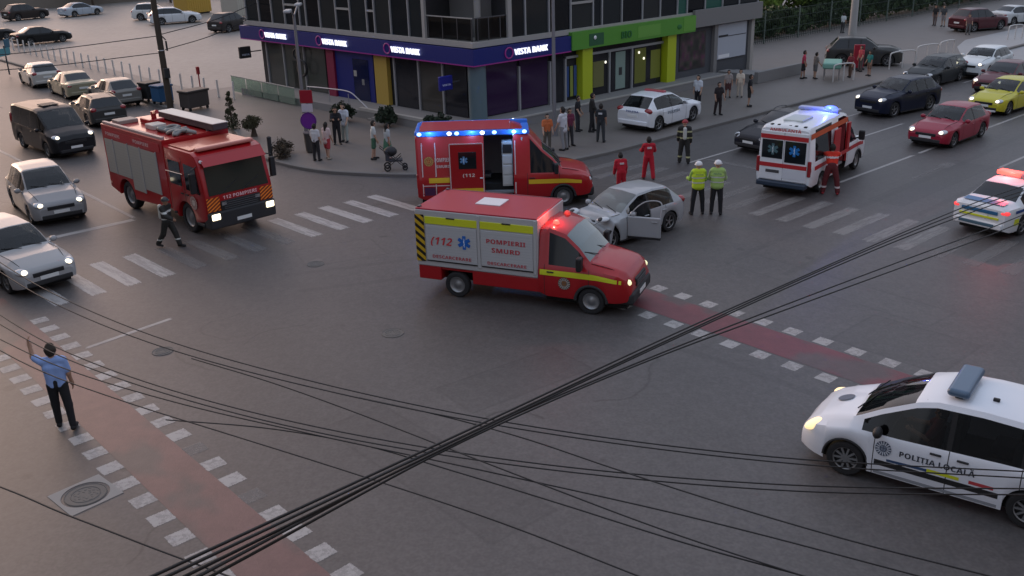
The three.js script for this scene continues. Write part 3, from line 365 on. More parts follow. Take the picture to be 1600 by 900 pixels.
// ---- tall red fire ambulance with blue lamps behind it
{
  const t = thing('fire_ambulance', 'tall red fire service ambulance with blue roof lamps and open sliding door', 'ambulance', [21.75, 0, -24.4], -0.72);
  const h = 2.66, p = sprinterProfile({ X0: -3.1, h, ws: 1.98, body: redPaint, side: [[0.72, 1.6]], seams: [0.62, 1.7, -2.45] });
  p.hole = { x0: -0.82, x1: 0.16, s: 1 }; const F = loft(t, p); sprinterFront(t, false);
  // interior seen through the door
  part(t, 'cabin_floor', rbox(-3.0, 0.5, 0.5, 0.58, -0.88, 0.86, 0.01), mat([0.2, 0.21, 0.22], 0.7)); part(t, 'inner_wall', rbox(-3.0, 0.5, 0.58, 2.4, -0.88, -0.84, 0.01), mat([0.25, 0.25, 0.26], 0.7)); part(t, 'bulkhead', rbox(0.42, 0.48, 0.58, 2.4, -0.85, 0.85, 0.01), mat([0.3, 0.3, 0.3], 0.7));
  const cab = part(t, 'equipment_cabinet', rbox(-0.22, 0.14, 0.72, 2.25, 0.3, 0.8, 0.02), mat([0.42, 0.43, 0.42], 0.6)); for (let i = 0; i < 4; i++) part(cab, 'drawer', rbox(-0.2, 0.12, 0.78 + i * 0.36, 1.08 + i * 0.36, 0.79, 0.815, 0.01), i === 3 ? M.black : mat([0.5, 0.5, 0.48], 0.6)); part(t, 'stretcher', rbox(-2.4, -0.6, 0.85, 1.0, -0.4, 0.2, 0.05), M.dsteel);
  part(t, 'step', rbox(-0.8, 0.12, 0.36, 0.42, 0.7, 1.08, 0.02), mat([0.3, 0.31, 0.31], 0.6));
  // sliding door pushed back along the flank
  const d = part(t, 'sliding_door', [rbox(-1.98, -0.84, 0.46, 2.3, 1.0, 1.06, 0.03)], redPaint); part(d, 'window', rbox(-1.68, -1.08, 1.42, 2.0, 1.05, 1.072, 0.01), M.glass); decal(d, 'printed_number', 0.5, 0.2, [-1.35, 1.2, 1.066], 'r', words('(112', '#d9c9c4', { w: 256, h: 96 })); decal(d, 'sticker', 0.3, 0.3, [-1.5, 1.72, 1.076], 'r', starOfLife('#5a88b8')); part(d, 'yellow_stripe', box(-1.97, -0.85, 0.6, 0.75, 1.06, 1.066), yellowM); part(d, 'handle', rbox(-0.98, -0.88, 1.08, 1.12, 1.06, 1.09, 0.01), M.white);
  for (const [x0, x1, y0, y1] of [[-1.98, -1.95, 0.46, 2.28], [-0.87, -0.84, 0.46, 2.28], [-1.95, -0.87, 2.26, 2.29]]) part(d, 'reflective_tape', box(x0, x1, y0, y1, 1.06, 1.067), tape);
  const lp = (x0, x1, y0, y1, m = tape, n = 'reflective_tape') => stripe(t, F, n, x0, x1, y0, y1, m, [1, -1], 0.006, 3);
  lp(-2.92, -2.89, 0.5, 1.17); lp(-2.48, -2.45, 0.5, 1.17); lp(-2.89, -2.0, 0.84, 0.87); lp(0.2, 0.24, 0.5, 1.17); lp(-2.7, -2.0, 0.95, 1.12, yellowM, 'yellow_stripe'); lp(-2.86, -2.5, 0.52, 0.8, mat([0.07, 0.012, 0.06], 0.5), 'side_panel');
  const wz = (y) => 0.945 - (y - 1.2) * 0.073; for (const x of [-2.92, -2.47, 0.2]) part(t, 'reflective_tape', quad([x, 1.17, wz(1.17) + 0.012], [x + 0.035, 1.17, wz(1.17) + 0.012], [x + 0.035, 2.3, wz(2.3) + 0.012], [x, 2.3, wz(2.3) + 0.012]), tape);
  stripe(t, F, 'yellow_stripe', 0.66, 2.45, (x) => 0.82 - Math.max(0, x - 2.0) * 0.05, (x) => 0.97 - Math.max(0, x - 1.9) * 0.12, yellowM);
  const em = decal(t, 'crest', 0.34, 0.34, [-2.68, 1.68, wz(1.68) + 0.014], 'r', crest('#c8a85c', '#8a4030', '#b03a2a')); decal(t, 'printed_word', 0.62, 0.24, [-2.2, 1.72, wz(1.72) + 0.014], 'r', words('POMPIERI', '#dccfca', { w: 256, h: 96 })); decal(t, 'printed_word', 0.5, 0.16, [-2.2, 1.5, wz(1.5) + 0.014], 'r', words('SMURD', '#dccfca', { w: 256, h: 96 }));
  // light rails on both roof edges and across the front
  for (const s of [1, -1]) {
    const rail = part(t, 'light_rail', [rbox(-3.05, 0.7, 2.5, 2.68, s > 0 ? 0.78 : -0.9, s > 0 ? 0.9 : -0.78, 0.05, 3)], blueLens);
    for (const [i, x] of [-2.95, -1.95, -1.7, -0.85, -0.45, 0.2, 0.55].entries()) part(rail, 'lamp', ell(0.075, 0.06, 0.05, x, 2.6, s * 0.9), i === 1 || i === 3 ? whiteOn : blueOn);
  }
  part(t, 'roof_panel', rbox(-2.95, 0.1, 2.655, 2.69, -0.74, 0.74, 0.02), paint([0.4, 0.04, 0.06], 0.4, 0.4)); part(t, 'front_light_bar', rbox(0.45, 0.72, 2.45, 2.58, -0.7, 0.7, 0.05, 3), blueLens); part(t, 'rear_light_bar', rbox(-3.12, -2.96, 2.5, 2.67, -0.8, 0.8, 0.05, 3), blueLens);
  for (const x of [-2.6, -1.2, 0.2]) for (const s of [1, -1]) lamp(t, x, 2.66, s * 1.08, [0.2, 0.45, 1.0], 1.6);
  for (const s of [1, -1]) part(t, 'tail_light', rbox(-3.12, -3.04, 0.75, 1.25, s > 0 ? 0.8 : -0.94, s > 0 ? 0.94 : -0.8, 0.03), M.tail);
}
// ---- white ambulance with red stripes, seen from behind
{
  const t = thing('ambulance', 'white ambulance with red stripes and lit blue roof lamp, seen from behind', 'ambulance', [31.45, 0, -18.4], 0.188);
  const h = 2.42, p = sprinterProfile({ X0: -3.0, h, ws: 1.95, body: whitePaint, side: [[-2.55, -1.0], [0.72, 1.6]], seams: [0.62, 1.7, -0.5] }); p.hole = { x0: -0.35, x1: 0.5, s: 1 };
  const F = loft(t, p); sprinterFront(t, false); const redS = mat([0.45, 0.02, 0.025], 0.5), orange = mat([0.55, 0.09, 0.02], 0.5);
  part(t, 'cabin_floor', rbox(-2.9, 0.5, 0.5, 0.58, -0.88, 0.86, 0.01), mat([0.25, 0.25, 0.25], 0.7)); part(t, 'inner_wall', rbox(-2.9, 0.5, 0.58, 2.2, -0.88, -0.84, 0.01), mat([0.3, 0.3, 0.32], 0.7)); part(t, 'bulkhead', rbox(0.5, 0.55, 0.58, 2.2, -0.85, 0.85, 0.01), mat([0.35, 0.05, 0.06], 0.7));
  const rd = part(t, 'rear_doors', rbox(-3.05, -2.96, 0.52, 2.22, -0.84, 0.84, 0.03), whitePaint); part(rd, 'door_gap', box(-3.053, -3.05, 0.55, 2.2, -0.006, 0.006), M.seam);
  for (const s of [1, -1]) { const w = part(rd, 'rear_window', rbox(-3.064, -3.04, s > 0 ? 1.18 : 1.28, 1.92, s > 0 ? 0.04 : -0.78, s > 0 ? 0.78 : -0.04, 0.01), M.glass); decal(w, 'sticker', 0.44, 0.44, [-3.07, 1.6, s * 0.38], 'b', starOfLife(s > 0 ? '#1470b8' : '#4a6a70')); part(t, 'tail_light', rbox(-3.03, -2.94, 0.75, 1.3, s > 0 ? 0.85 : -0.97, s > 0 ? 0.97 : -0.85, 0.03), M.tail); }
  part(rd, 'red_stripe', box(-3.062, -3.05, 0.98, 1.12, -0.84, 0.84), redS); part(rd, 'red_stripe', box(-3.062, -3.05, 1.95, 2.1, -0.84, 0.84), redS); part(rd, 'number_plate', box(-3.064, -3.05, 0.78, 0.88, -0.6, -0.12), M.dsteel); part(rd, 'grey_panel', box(-3.06, -3.05, 0.62, 0.95, 0.0, 0.82), mat([0.6, 0.62, 0.66], 0.5)); part(t, 'rear_step', rbox(-3.2, -2.9, 0.32, 0.5, -0.88, 0.88, 0.05, 3), mat([0.02, 0.035, 0.06], 0.5));
  decal(t, 'printed_word', 1.15, 0.17, [-3.03, 2.27, 0], 'b', words('AMBULANȚĂ', '#c33a3a', { w: 512, h: 80 }));
  for (const z of [-0.55, -0.3, 0.1, 0.3, 0.62]) part(t, 'marker_lamp', rbox(-2.9, -2.78, 2.37, 2.43, z - 0.05, z + 0.05, 0.01), M.black);
  stripe(t, F, 'red_stripe', -2.95, 2.3, (x) => 0.92 - Math.max(0, x - 1.9) * 0.1, (x) => 1.06 - Math.max(0, x - 1.9) * 0.15, redS);
  const wz = (y) => 0.945 - (y - 1.2) * 0.085; for (const s of [1]) { part(t, 'orange_band', quad([-2.95, 2.02, s * (wz(2.02) + 0.02)], [0.6, 2.02, s * (wz(2.02) + 0.02)], [0.6, 2.2, s * (wz(2.2) + 0.02)], [-2.95, 2.2, s * (wz(2.2) + 0.02)]), orange); part(t, 'red_pillar', box(0.5, 0.72, 0.6, 2.0, 0.9, 0.985), redS); part(t, 'sliding_door', rbox(-1.0, -0.38, 0.46, 2.0, 0.97, 1.02, 0.02), redS); }
  part(t, 'roof_vent', rbox(-2.3, -1.3, 2.42, 2.5, -0.4, 0.3, 0.04), mat([0.5, 0.54, 0.52], 0.5));
  const bar0 = part(t, 'light_bar', rbox(-0.1, 0.25, 2.42, 2.54, -0.75, 0.75, 0.05, 3), mat([0.3, 0.34, 0.45], 0.3)); part(bar0, 'lamp', ell(0.17, 0.1, 0.24, 0.05, 2.54, 0.42), glow([0.05, 0.1, 0.9], [0.1, 0.16, 1], 2.2)); lamp(t, -0.2, 2.72, 0.4, [0.06, 0.1, 1.0], 5);
}
// ---- fire engine on the left
{
  const t = thing('fire_engine', 'red fire engine with roller shutters and hazard stripes facing the junction', 'fire engine', [13.23, 0, -31.42], -1.513);
  const W = 1.19, archShape = (pts, ax, r) => { const s = new THREE.Shape(); pts.forEach(([x, y], i) => { if (x === 'arc') { for (let k = 0; k <= 12; k++) { const a = Math.PI - k / 12 * Math.PI; s.lineTo(ax + Math.cos(a) * r, 0.5 + Math.sin(a) * r); } } else i ? s.lineTo(x, y) : s.moveTo(x, y); }); return s; };
  const ex = (s, w, b = 0.03) => new THREE.ExtrudeGeometry(s, { depth: w * 2 - b * 2, bevelEnabled: true, bevelSize: b, bevelThickness: b, bevelSegments: 2, curveSegments: 6 }).translate(0, 0, -w + b);
  part(t, 'cab', toCreasedNormals(ex(archShape([[1.18, 0.62], ['arc', 0], [3.25, 0.62], [3.41, 0.72], [3.43, 1.4], [3.22, 2.4], [3.07, 2.6], [2.85, 2.68], [1.18, 2.68]], 2.1, 0.6), W, 0.05).toNonIndexed(), 0.5), redPaint);
  const bodyM = part(t, 'body', ex(archShape([[-3.35, 0.66], ['arc', 0], [1.1, 0.66], [1.1, 2.86], [-3.35, 2.86]], -2.1, 0.62), W + 0.01, 0.03), redPaint);
  part(t, 'chassis', box(-3.2, 3.2, 0.42, 0.75, -0.75, 0.75), M.under); part(t, 'wheel_well', [box(-2.7, -1.5, 0.4, 1.05, -0.8, 0.8), box(1.5, 2.7, 0.4, 1.05, -0.8, 0.8)], M.under);
  for (const s of [1, -1]) { wheel(t, 2.1, s * 0.98, 0.5, hubG, 0.85, -0.03); wheel(t, -2.1, s * 0.98, 0.5, hubG, 0.95); }
  const shut = mat([0.4, 0.385, 0.34], 0.5, { metalness: 0.2 });
  for (const s of [1, -1]) { const z = s * (W + 0.012), q = (x0, x1, y0, y1, th = 0.014) => box(x0, x1, y0, y1, Math.min(z, z + s * th), Math.max(z, z + s * th));
    for (const [x0, x1, y0] of [[-3.22, -2.62, 1.2], [-2.54, -1.5, 1.2], [-1.42, -0.6, 0.85], [-0.52, 0.55, 1.0]]) { const sh = part(bodyM, 'roller_shutter', q(x0, x1, y0, 2.4), shut); part(sh, 'slat_groove', Array.from({ length: Math.floor((2.4 - y0) / 0.1) }, (_, i) => q(x0 + 0.01, x1 - 0.01, y0 + 0.05 + i * 0.1, y0 + 0.056 + i * 0.1, 0.016)), mat([0.3, 0.29, 0.26], 0.6)); part(bodyM, 'shutter_frame', q(x1, x1 + 0.06, y0, 2.44, 0.022), mat([0.35, 0.35, 0.35], 0.5)); }
    part(bodyM, 'name_band', q(-3.15, 0.9, 2.46, 2.74, 0.012), mat([0.4, 0.008, 0.02], 0.4)); for (const x of [-2.5, -0.4]) decal(bodyM, 'printed_word', 1.2, 0.2, [x, 2.6, z + s * 0.015], s > 0 ? 'r' : 'l', words('POMPIERI', '#d8b8b4', { w: 512, h: 96 }));
    // cab side: door, window, step, handle
    part(t, 'cab_window', ex2([[2.36, 1.5], [3.2, 1.46], [3.06, 2.3], [2.36, 2.34]], z, s), M.glass); part(t, 'cab_window', ex2([[1.35, 1.56], [2.1, 1.56], [2.1, 2.34], [1.35, 2.34]], z, s), M.glass);
    part(t, 'door_gap', q(2.22, 2.235, 1.05, 2.5, 0.004), M.seam); part(t, 'door_gap', q(1.26, 1.272, 0.7, 2.5, 0.004), M.seam); part(t, 'door_handle', [q(1.98, 2.14, 1.3, 1.34, 0.03), q(2.3, 2.46, 1.3, 1.34, 0.03)], M.black);
    decal(t, 'door_crest', 0.46, 0.46, [2.72, 1.12, z + s * 0.012], s > 0 ? 'r' : 'l', crest('#b5a49a', '#8a5a54', '#c9bdb4')); part(t, 'cab_step', [q(1.35, 1.5, 0.55, 0.62, 0.03), rbox(2.75, 3.2, 0.4, 0.5, s > 0 ? 0.95 : -1.2, s > 0 ? 1.2 : -0.95, 0.02)], M.trim);
    part(t, 'mirror', [rbox(3.2, 3.32, 1.55, 2.2, s > 0 ? 1.32 : -1.52, s > 0 ? 1.52 : -1.32, 0.04), bar(V(3.15, 2.36, s * 1.15), V(3.26, 2.28, s * 1.42), 0.018), bar(V(3.2, 1.5, s * 1.18), V(3.26, 1.6, s * 1.42), 0.018)], M.black); part(t, 'grab_rail', bar(V(1.2, 1.95, s * 1.24), V(2.3, 1.98, s * 1.24), 0.014), M.steel);
    part(t, 'hazard_stripes', (() => { const g = quad([3.493, 0.92, s * 0.72], [3.493, 0.92, s * 1.17], [3.485, 1.36, s * 1.17], [3.485, 1.36, s * 0.72]); return g; })(), new THREE.MeshStandardMaterial({ map: chevrons('#f08226', '#6a1a10', 4, s > 0 ? 1 : -1, 256, 256), roughness: 0.45 }));
    part(t, 'headlight', rbox(3.5, 3.63, 0.66, 0.86, s > 0 ? 0.82 : -1.12, s > 0 ? 1.12 : -0.82, 0.04, 3), M.lampOn); part(t, 'side_marker', q(-3.3, -3.22, 0.78, 0.84, 0.02), mat([0.7, 0.4, 0.3], 0.4));
  }
  part(t, 'windshield', quad([3.497, 1.43, 1.06], [3.497, 1.43, -1.06], [3.292, 2.4, -1.02], [3.292, 2.4, 1.02]), new THREE.MeshPhysicalMaterial({ color: lin(0.012, 0.02, 0.018), roughness: 0.08 })); part(t, 'wiper', [bar(V(3.5, 1.42, 0.7), V(3.44, 1.75, 0.05), 0.014, 5), bar(V(3.5, 1.42, -0.1), V(3.44, 1.75, -0.75), 0.014, 5)], M.black);
  const gr = part(t, 'grille_panel', rbox(3.42, 3.52, 0.86, 1.2, -0.7, 0.7, 0.03), M.black); for (let i = 0; i < 4; i++) part(gr, 'grille_bar', rbox(3.51, 3.535, 0.92 + i * 0.065, 0.945 + i * 0.065, -0.6, 0.6, 0.008), M.dsteel); for (const s of [1, -1]) part(gr, 'step_plate', box(3.52, 3.53, 1.06, 1.16, s > 0 ? 0.52 : -0.68, s > 0 ? 0.68 : -0.52), M.steel);
  decal(t, 'printed_word', 1.3, 0.19, [3.505, 1.3, 0], 'f', words('112 POMPIERI', '#eec4c6', { w: 512, h: 80 })); part(t, 'front_bumper', rbox(3.2, 3.6, 0.36, 0.9, -1.18, 1.18, 0.06, 3), M.trim); part(t, 'number_plate', box(3.6, 3.614, 0.5, 0.61, -0.26, 0.26), M.plate);
  const visor = part(t, 'sun_visor', quad([3.5, 2.36, 1.1], [3.5, 2.36, -1.1], [3.2, 2.62, -1.08], [3.2, 2.62, 1.08]), redPaint); part(t, 'roof_lamp', at(cyl(0.05, 0.06, 'x', 10), 3.3, 2.5, 1.08), M.white); const lb = part(t, 'light_bar', rbox(2.75, 3.02, 2.74, 2.86, -1.0, 1.0, 0.05, 3), mat([0.55, 0.2, 0.16], 0.35));
  part(t, 'cab_roof_panel', rbox(1.3, 2.7, 2.73, 2.78, -1.08, 1.08, 0.02), paint([0.42, 0.08, 0.05], 0.4, 0.4));
  // roof deck: rails, ladder case, red monitor, hose, lockers
  for (const s of [1, -1]) part(t, 'deck_rail', rbox(-3.3, 1.05, 2.86, 2.98, s > 0 ? 1.04 : -1.16, s > 0 ? 1.16 : -1.04, 0.02), mat([0.42, 0.3, 0.28], 0.5)); part(t, 'deck', box(-3.25, 1.02, 2.862, 2.88, -1.03, 1.03), mat([0.12, 0.11, 0.1], 0.8));
  part(t, 'ladder_case', [rbox(-2.4, 1.4, 2.94, 3.16, -1.05, -0.5, 0.03)], mat([0.05, 0.045, 0.05], 0.5)); part(t, 'case_lid', rbox(-2.42, 1.42, 3.155, 3.185, -1.07, -0.48, 0.012), mat([0.6, 0.58, 0.54], 0.5)); part(t, 'case_stand', [box(-2.2, -2.1, 2.87, 2.95, -1.0, -0.5), box(0.9, 1.0, 2.87, 2.95, -1.0, -0.5)], M.dsteel);
  part(t, 'deck_monitor', [rbox(-2.3, -1.5, 2.88, 3.08, -0.3, 0.25, 0.05), at(cyl(0.09, 0.35, 'y', 12), -1.7, 3.15, 0), bar(V(-1.7, 3.26, 0), V(-1.2, 3.38, 0.1), 0.07)], redPaint); part(t, 'deck_box', rbox(-1.2, -0.6, 2.88, 3.06, 0.1, 0.6, 0.04), mat([0.5, 0.46, 0.42], 0.6));
  const hose = []; for (let i = 0; i < 26; i++) hose.push(V(-0.4 + i * 0.058 + 0.1 * Math.sin(i * 1.9), 2.98 + 0.05 * Math.sin(i * 2.3), 0.3 + 0.35 * Math.sin(i * 1.25))); part(t, 'suction_hose', polyTube(hose, 0.06, 7, 130), mat([0.2, 0.2, 0.19], 0.5)); part(t, 'deck_locker', rbox(-3.1, -2.5, 2.88, 3.02, 0.2, 0.9, 0.03), mat([0.3, 0.25, 0.22], 0.6));
}
function ex2(pts, z, s, th = 0.008) { const sh = new THREE.Shape(); pts.forEach(([x, y], i) => (i ? sh.lineTo(x, y) : sh.moveTo(x, y))); const g = new THREE.ExtrudeGeometry(sh, { depth: th, bevelEnabled: false }); return g.translate(0, 0, s > 0 ? z : z - th); }
// ---- white local police van, bottom right
{
  const t = thing('police_van', 'white local police van with roof light bar in the lower right corner', 'police van', [15.16, 0, -5.86], 1.775);
  const wm = paint([0.74, 0.77, 0.82], 0.32, 0.7), X1 = 2.3, X0 = -2.32;
  const p = { X0, X1, W: 1.84, R: 0.33, axles: [-1.45, 1.45], body: wm, low: 0.22, edge: 0.12, nose: 0.26, noseL: 0.8, tailT: 0.05, tailL: 0.3, crown: 0.03, rim: rimG10, glass: M.tint, noUnder: true, steer: 0.05,
    top: [[X0, 1.62], [X0 + 0.08, 1.7], [-1.9, 1.76], [-0.6, 1.8], [0.1, 1.77], [0.42, 1.68], [0.95, 1.42], [1.42, 1.14], [1.75, 1.03], [2.02, 0.92], [2.2, 0.8], [X1, 0.64]],
    belt: [[X0, 1.06], [-1, 1.04], [0.6, 0.98], [1.42, 0.97], [2.05, 0.8], [X1, 0.58]], roofW: [[X0, 0.82], [-1.5, 0.82], [0.3, 0.78], [1.42, 0.86], [2.1, 0.74], [X1, 0.66]],
    side: [[-2.1, -1.32], [-1.24, -0.22], [-0.14, 1.22]], wind: [0.46, 1.38], seams: [-0.2, -1.28, 0.98], handles: [[0.0, 0.9], [-0.42, 0.9]], handleMat: M.black };
  p.clearFront = M.tint; const F = loft(t, p); part(t, 'underbody', [box(-2.2, 2.05, 0.17, 0.5, -0.66, 0.66), box(1.0, 1.95, 0.5, 0.85, -0.62, 0.62)], M.under);
  // window pillars, lamps, trim
  for (const s of [1, -1]) { part(t, 'headlight', ell(0.26, 0.1, 0.12).rotateY(s * -0.6).rotateZ(-0.4).translate(2.02, 0.78, s * 0.68), glow([0.9, 0.75, 0.5], [1, 0.72, 0.35], 1.1)); part(t, 'door_mirror', [ell(0.08, 0.1, 0.13, 0.92, 1.08, s * 1.02, 12), bar(V(0.98, 1.0, s * 0.88), V(0.93, 1.04, s * 1.0), 0.03)], M.black); part(t, 'wheel_arch', at(new THREE.TorusGeometry(0.385, 0.02, 6, 20, Math.PI), 1.45, 0.33, s * 0.9), M.trim); part(t, 'tail_light', rbox(X0 - 0.02, X0 + 0.1, 0.8, 1.4, s > 0 ? 0.76 : -0.9, s > 0 ? 0.9 : -0.76, 0.03), M.tail); part(t, 'fog_lamp', ell(0.05, 0.06, 0.08, 2.22, 0.42, s * 0.62), M.lampOff); }
  part(t, 'grille', rbox(X1 - 0.1, X1 + 0.01, 0.46, 0.6, -0.45, 0.45, 0.03), M.black); part(t, 'lower_intake', rbox(X1 - 0.12, X1 + 0.01, 0.28, 0.4, -0.55, 0.55, 0.03), M.trim); part(t, 'number_plate', box(X1 + 0.01, X1 + 0.022, 0.4, 0.5, -0.26, 0.26), M.plate);
  part(t, 'wiper', [bar(V(1.42, 1.17, -0.5), V(1.2, 1.3, 0.05), 0.012, 5), bar(V(1.42, 1.17, 0.1), V(1.2, 1.3, 0.6), 0.012, 5)], M.black);
  stripe(t, F, 'rubbing_strip', -1.0, 0.95, 0.42, 0.52, M.black); stripe(t, F, 'blue_stripe', 0.1, 0.75, (x) => 0.53 + (0.75 - x) * 0.03, (x) => 0.575 + (0.75 - x) * 0.04, mat([0.03, 0.07, 0.16], 0.5)); stripe(t, F, 'yellow_stripe', -0.4, 0.1, 0.55, 0.61, lime); stripe(t, F, 'red_stripe', -0.92, -0.55, 0.55, 0.61, mat([0.5, 0.05, 0.06], 0.5)); stripe(t, F, 'sill_stripe', -1.0, 0.95, 0.24, 0.3, mat([0.3, 0.32, 0.35], 0.5));
  for (const s of [1, -1]) { const fc = s > 0 ? 'r' : 'l'; decal(t, 'printed_word', 1.25, 0.175, [-0.03, 0.74, s * (F.flank(-0.3, 0.74) + 0.012)], fc, words('POLIȚIA LOCALĂ', '#232a38', { w: 768, h: 96 })); decal(t, 'crest', 0.28, 0.3, [0.82, 0.76, s * (F.flank(0.82, 0.76) + 0.014)], fc, crest('#3a4458', '#c6cdd6', '#7c8696')); }
  part(t, 'bonnet_badge', quad([1.62, 1.115, 0.17], [1.92, 1.005, 0.17], [1.92, 1.005, -0.17], [1.62, 1.115, -0.17]), new THREE.MeshStandardMaterial({ transparent: true, roughness: 0.5, map: canvasTex(128, 128, (g) => { g.clearRect(0, 0, 128, 128); g.fillStyle = '#5c6472'; g.beginPath(); g.ellipse(64, 64, 60, 50, 0, 0, 7); g.fill(); }) }));
  const lb = part(t, 'light_bar', rbox(-0.32, 0.04, 1.83, 1.97, -0.58, 0.58, 0.07, 4), paint([0.07, 0.12, 0.19], 0.25, 0.6)); part(lb, 'bar_foot', [box(-0.2, -0.08, 1.76, 1.85, -0.45, -0.38), box(-0.2, -0.08, 1.76, 1.85, 0.38, 0.45)], M.black); part(t, 'roof_aerial', [rbox(-0.72, -0.62, 1.8, 1.85, -0.3, -0.24, 0.01)], M.black);
  // inside: floor, dashboard, seats
  part(t, 'cabin_floor', box(-2.2, 1.3, 0.5, 0.54, -0.8, 0.8), M.under); part(t, 'dashboard', rbox(0.95, 1.4, 0.6, 1.02, -0.76, 0.76, 0.06), M.trim); for (const [x, z] of [[0.1, -0.4], [0.1, 0.4], [-0.95, -0.45], [-0.95, 0.45]]) part(t, 'seat', [rbox(x - 0.2, x + 0.3, 0.54, 0.76, z - 0.26, z + 0.26, 0.08, 3), rbox(x - 0.32, x - 0.14, 0.7, 1.3, z - 0.26, z + 0.26, 0.08, 3), rbox(x - 0.3, x - 0.2, 1.32, 1.5, z - 0.13, z + 0.13, 0.04)], M.seat); part(t, 'steering_wheel', at(new THREE.TorusGeometry(0.18, 0.018, 6, 20).rotateY(Math.PI / 2).rotateZ(0.4), 0.78, 1.02, -0.4), M.black); part(t, 'head_lining', box(-2.1, 0.3, 1.69, 1.7, -0.6, 0.6), M.trim);
}
// ---- crashed silver estate with its door open and bonnet crumpled
{
  const silver = paint([0.33, 0.345, 0.36], 0.33, 0.6);
  const [t, p, D] = car('hatch', 'crashed_car', 'silver crashed car with crumpled bonnet and open front door by the rescue truck', [21.5, 0, -18.98], -3.181, silver, { group: undefined, loft: { glass: M.clear, clearFront: new THREE.MeshPhysicalMaterial({ color: lin(0.45, 0.5, 0.5), roughness: 0.35, transmission: 0.8, thickness: 0 }), sideGlass: M.clear, noSide: ['side1l'], hole: { x0: -0.36, x1: 0.62, s: -1, r0: 0, r1: 5 },
    deform: (g) => { const a = g.attributes.position; for (let i = 0; i < a.count; i++) { const x = a.getX(i), y = a.getY(i), z = a.getZ(i), k = THREE.MathUtils.smoothstep(x, 0.85, 2.1); if (k > 0) { const n = fbm(x * 5 + 3, z * 5 + y * 3 + 9, 3) - 0.5; a.setXYZ(i, x - k * (0.34 + 0.25 * (z < 0 ? -z : 0)), y + k * (0.16 * Math.sin(x * 7 + z * 2) * (y > 0.55 ? 1 : 0.2) + n * 0.18), z + k * n * 0.12); } } } } });
  delete t.userData.group;
  for (const c of t.children) if (['headlight', 'grille', 'lower_intake'].includes(c.name)) { c.position.x -= 0.42; c.position.y -= 0.05; c.rotation.z = 0.15; } for (const c of t.children) if (c.name === 'number_plate' && c.geometry.boundingBox === null) { c.geometry.computeBoundingBox(); if (c.geometry.boundingBox.min.x > 0) { c.position.x = -0.4; c.rotation.z = 0.2; } }
  // door swung open on its front hinge
  const d = new THREE.Group(); d.name = 'front_door'; d.position.set(0.62, 0, -0.86); d.rotation.y = -1.05; t.add(d);
  const skin = part(d, 'door_skin', rbox(-1.0, 0, 0.3, 0.92, -0.04, 0.05, 0.035, 3), silver); part(d, 'door_trim', rbox(-0.95, -0.05, 0.36, 0.88, 0.05, 0.075, 0.01), M.seat); part(d, 'window_frame', [polyTube([V(-0.03, 0.92, 0), V(-0.3, 1.22, 0.1), V(-0.55, 1.36, 0.16), V(-0.95, 1.34, 0.16), V(-0.98, 0.92, 0.0)], 0.02, 6, 30)], silver); part(d, 'sill_rubber', rbox(-1.0, 0.0, 0.24, 0.3, -0.03, 0.04, 0.01), M.black); part(d, 'handle', rbox(-0.9, -0.72, 0.78, 0.81, -0.065, -0.035, 0.01), silver);
  part(t, 'door_sill', rbox(-0.4, 0.66, 0.26, 0.34, -0.86, -0.6, 0.02), M.trim); part(t, 'cabin_floor', box(-1.6, 0.8, 0.3, 0.33, -0.7, 0.8), M.under); part(t, 'dashboard', rbox(0.45, 0.85, 0.5, 0.93, -0.72, 0.72, 0.05), M.trim);
  for (const [x, z] of [[-0.2, -0.37], [-0.2, 0.37]]) part(t, 'seat', [rbox(x - 0.2, x + 0.3, 0.32, 0.55, z - 0.24, z + 0.24, 0.07, 3), rbox(x - 0.36, x - 0.16, 0.5, 1.08, z - 0.24, z + 0.24, 0.07, 3), rbox(x - 0.34, x - 0.24, 1.1, 1.26, z - 0.12, z + 0.12, 0.04)], M.seat); part(t, 'rear_seat', [rbox(-1.35, -0.9, 0.34, 0.56, -0.65, 0.65, 0.07), rbox(-1.5, -1.3, 0.5, 1.02, -0.65, 0.65, 0.07)], M.seat);
  const ab = mat([0.6, 0.6, 0.58], 0.9); part(t, 'airbag', [ell(0.16, 0.2, 0.24, 0.32, 0.95, -0.36), ell(0.1, 0.17, 0.3, 0.2, 1.12, 0.35)], ab); part(t, 'torn_bumper', [ell(0.14, 0.12, 0.62, 1.62, 0.42, 0.1).rotateY(0.12)], M.trim);
}
// ---- ordinary cars
const carsR = 'cars queuing on the right-hand road', carsP = 'cars parked along the left street', carsL = 'cars standing in the far car park';
car('mpv', 'silver_car', 'silver car with dim headlights waiting left of the fire engine', [9.8, 0, -35.5], -1.66, [0.28, 0.28, 0.285], { inside: true, on: true, group: 'cars waiting on the left street' });
car('estate', 'silver_car', 'pale silver car with bright headlights cut by the left picture edge', [6.9, 0, -29.15], -1.466, [0.36, 0.36, 0.36], { inside: true, on: true, group: 'cars waiting on the left street', h: 1.5 });
car('hatch', 'red_car', 'red hatchback driving with both headlights on', [40.34, 0, -17.5], Math.PI, [0.3, 0.012, 0.035], { inside: true, on: true, group: carsR });
car('suv', 'dark_blue_car', 'dark navy SUV with lit headlights between the ambulance and the yellow car', [44.6, 0, -22.0], -3.3, [0.012, 0.016, 0.035], { inside: true, on: true, group: carsR, h: 1.6 });
{ const [t, p] = car('hatch', 'yellow_car', 'yellow hatchback at the right picture edge', [48.2, 0, -18.45], -3.2, [0.55, 0.5, 0.03], { inside: true, on: true, group: carsR }); part(t, 'white_chin', rbox(p.X1 - 0.1, p.X1 + 0.03, 0.22, 0.3, -0.6, 0.6, 0.02), M.white); }
car('estate', 'black_car', 'black car following behind the navy SUV', [53.2, 0, -24.3], Math.PI, [0.02, 0.024, 0.026], { inside: true, group: carsR });
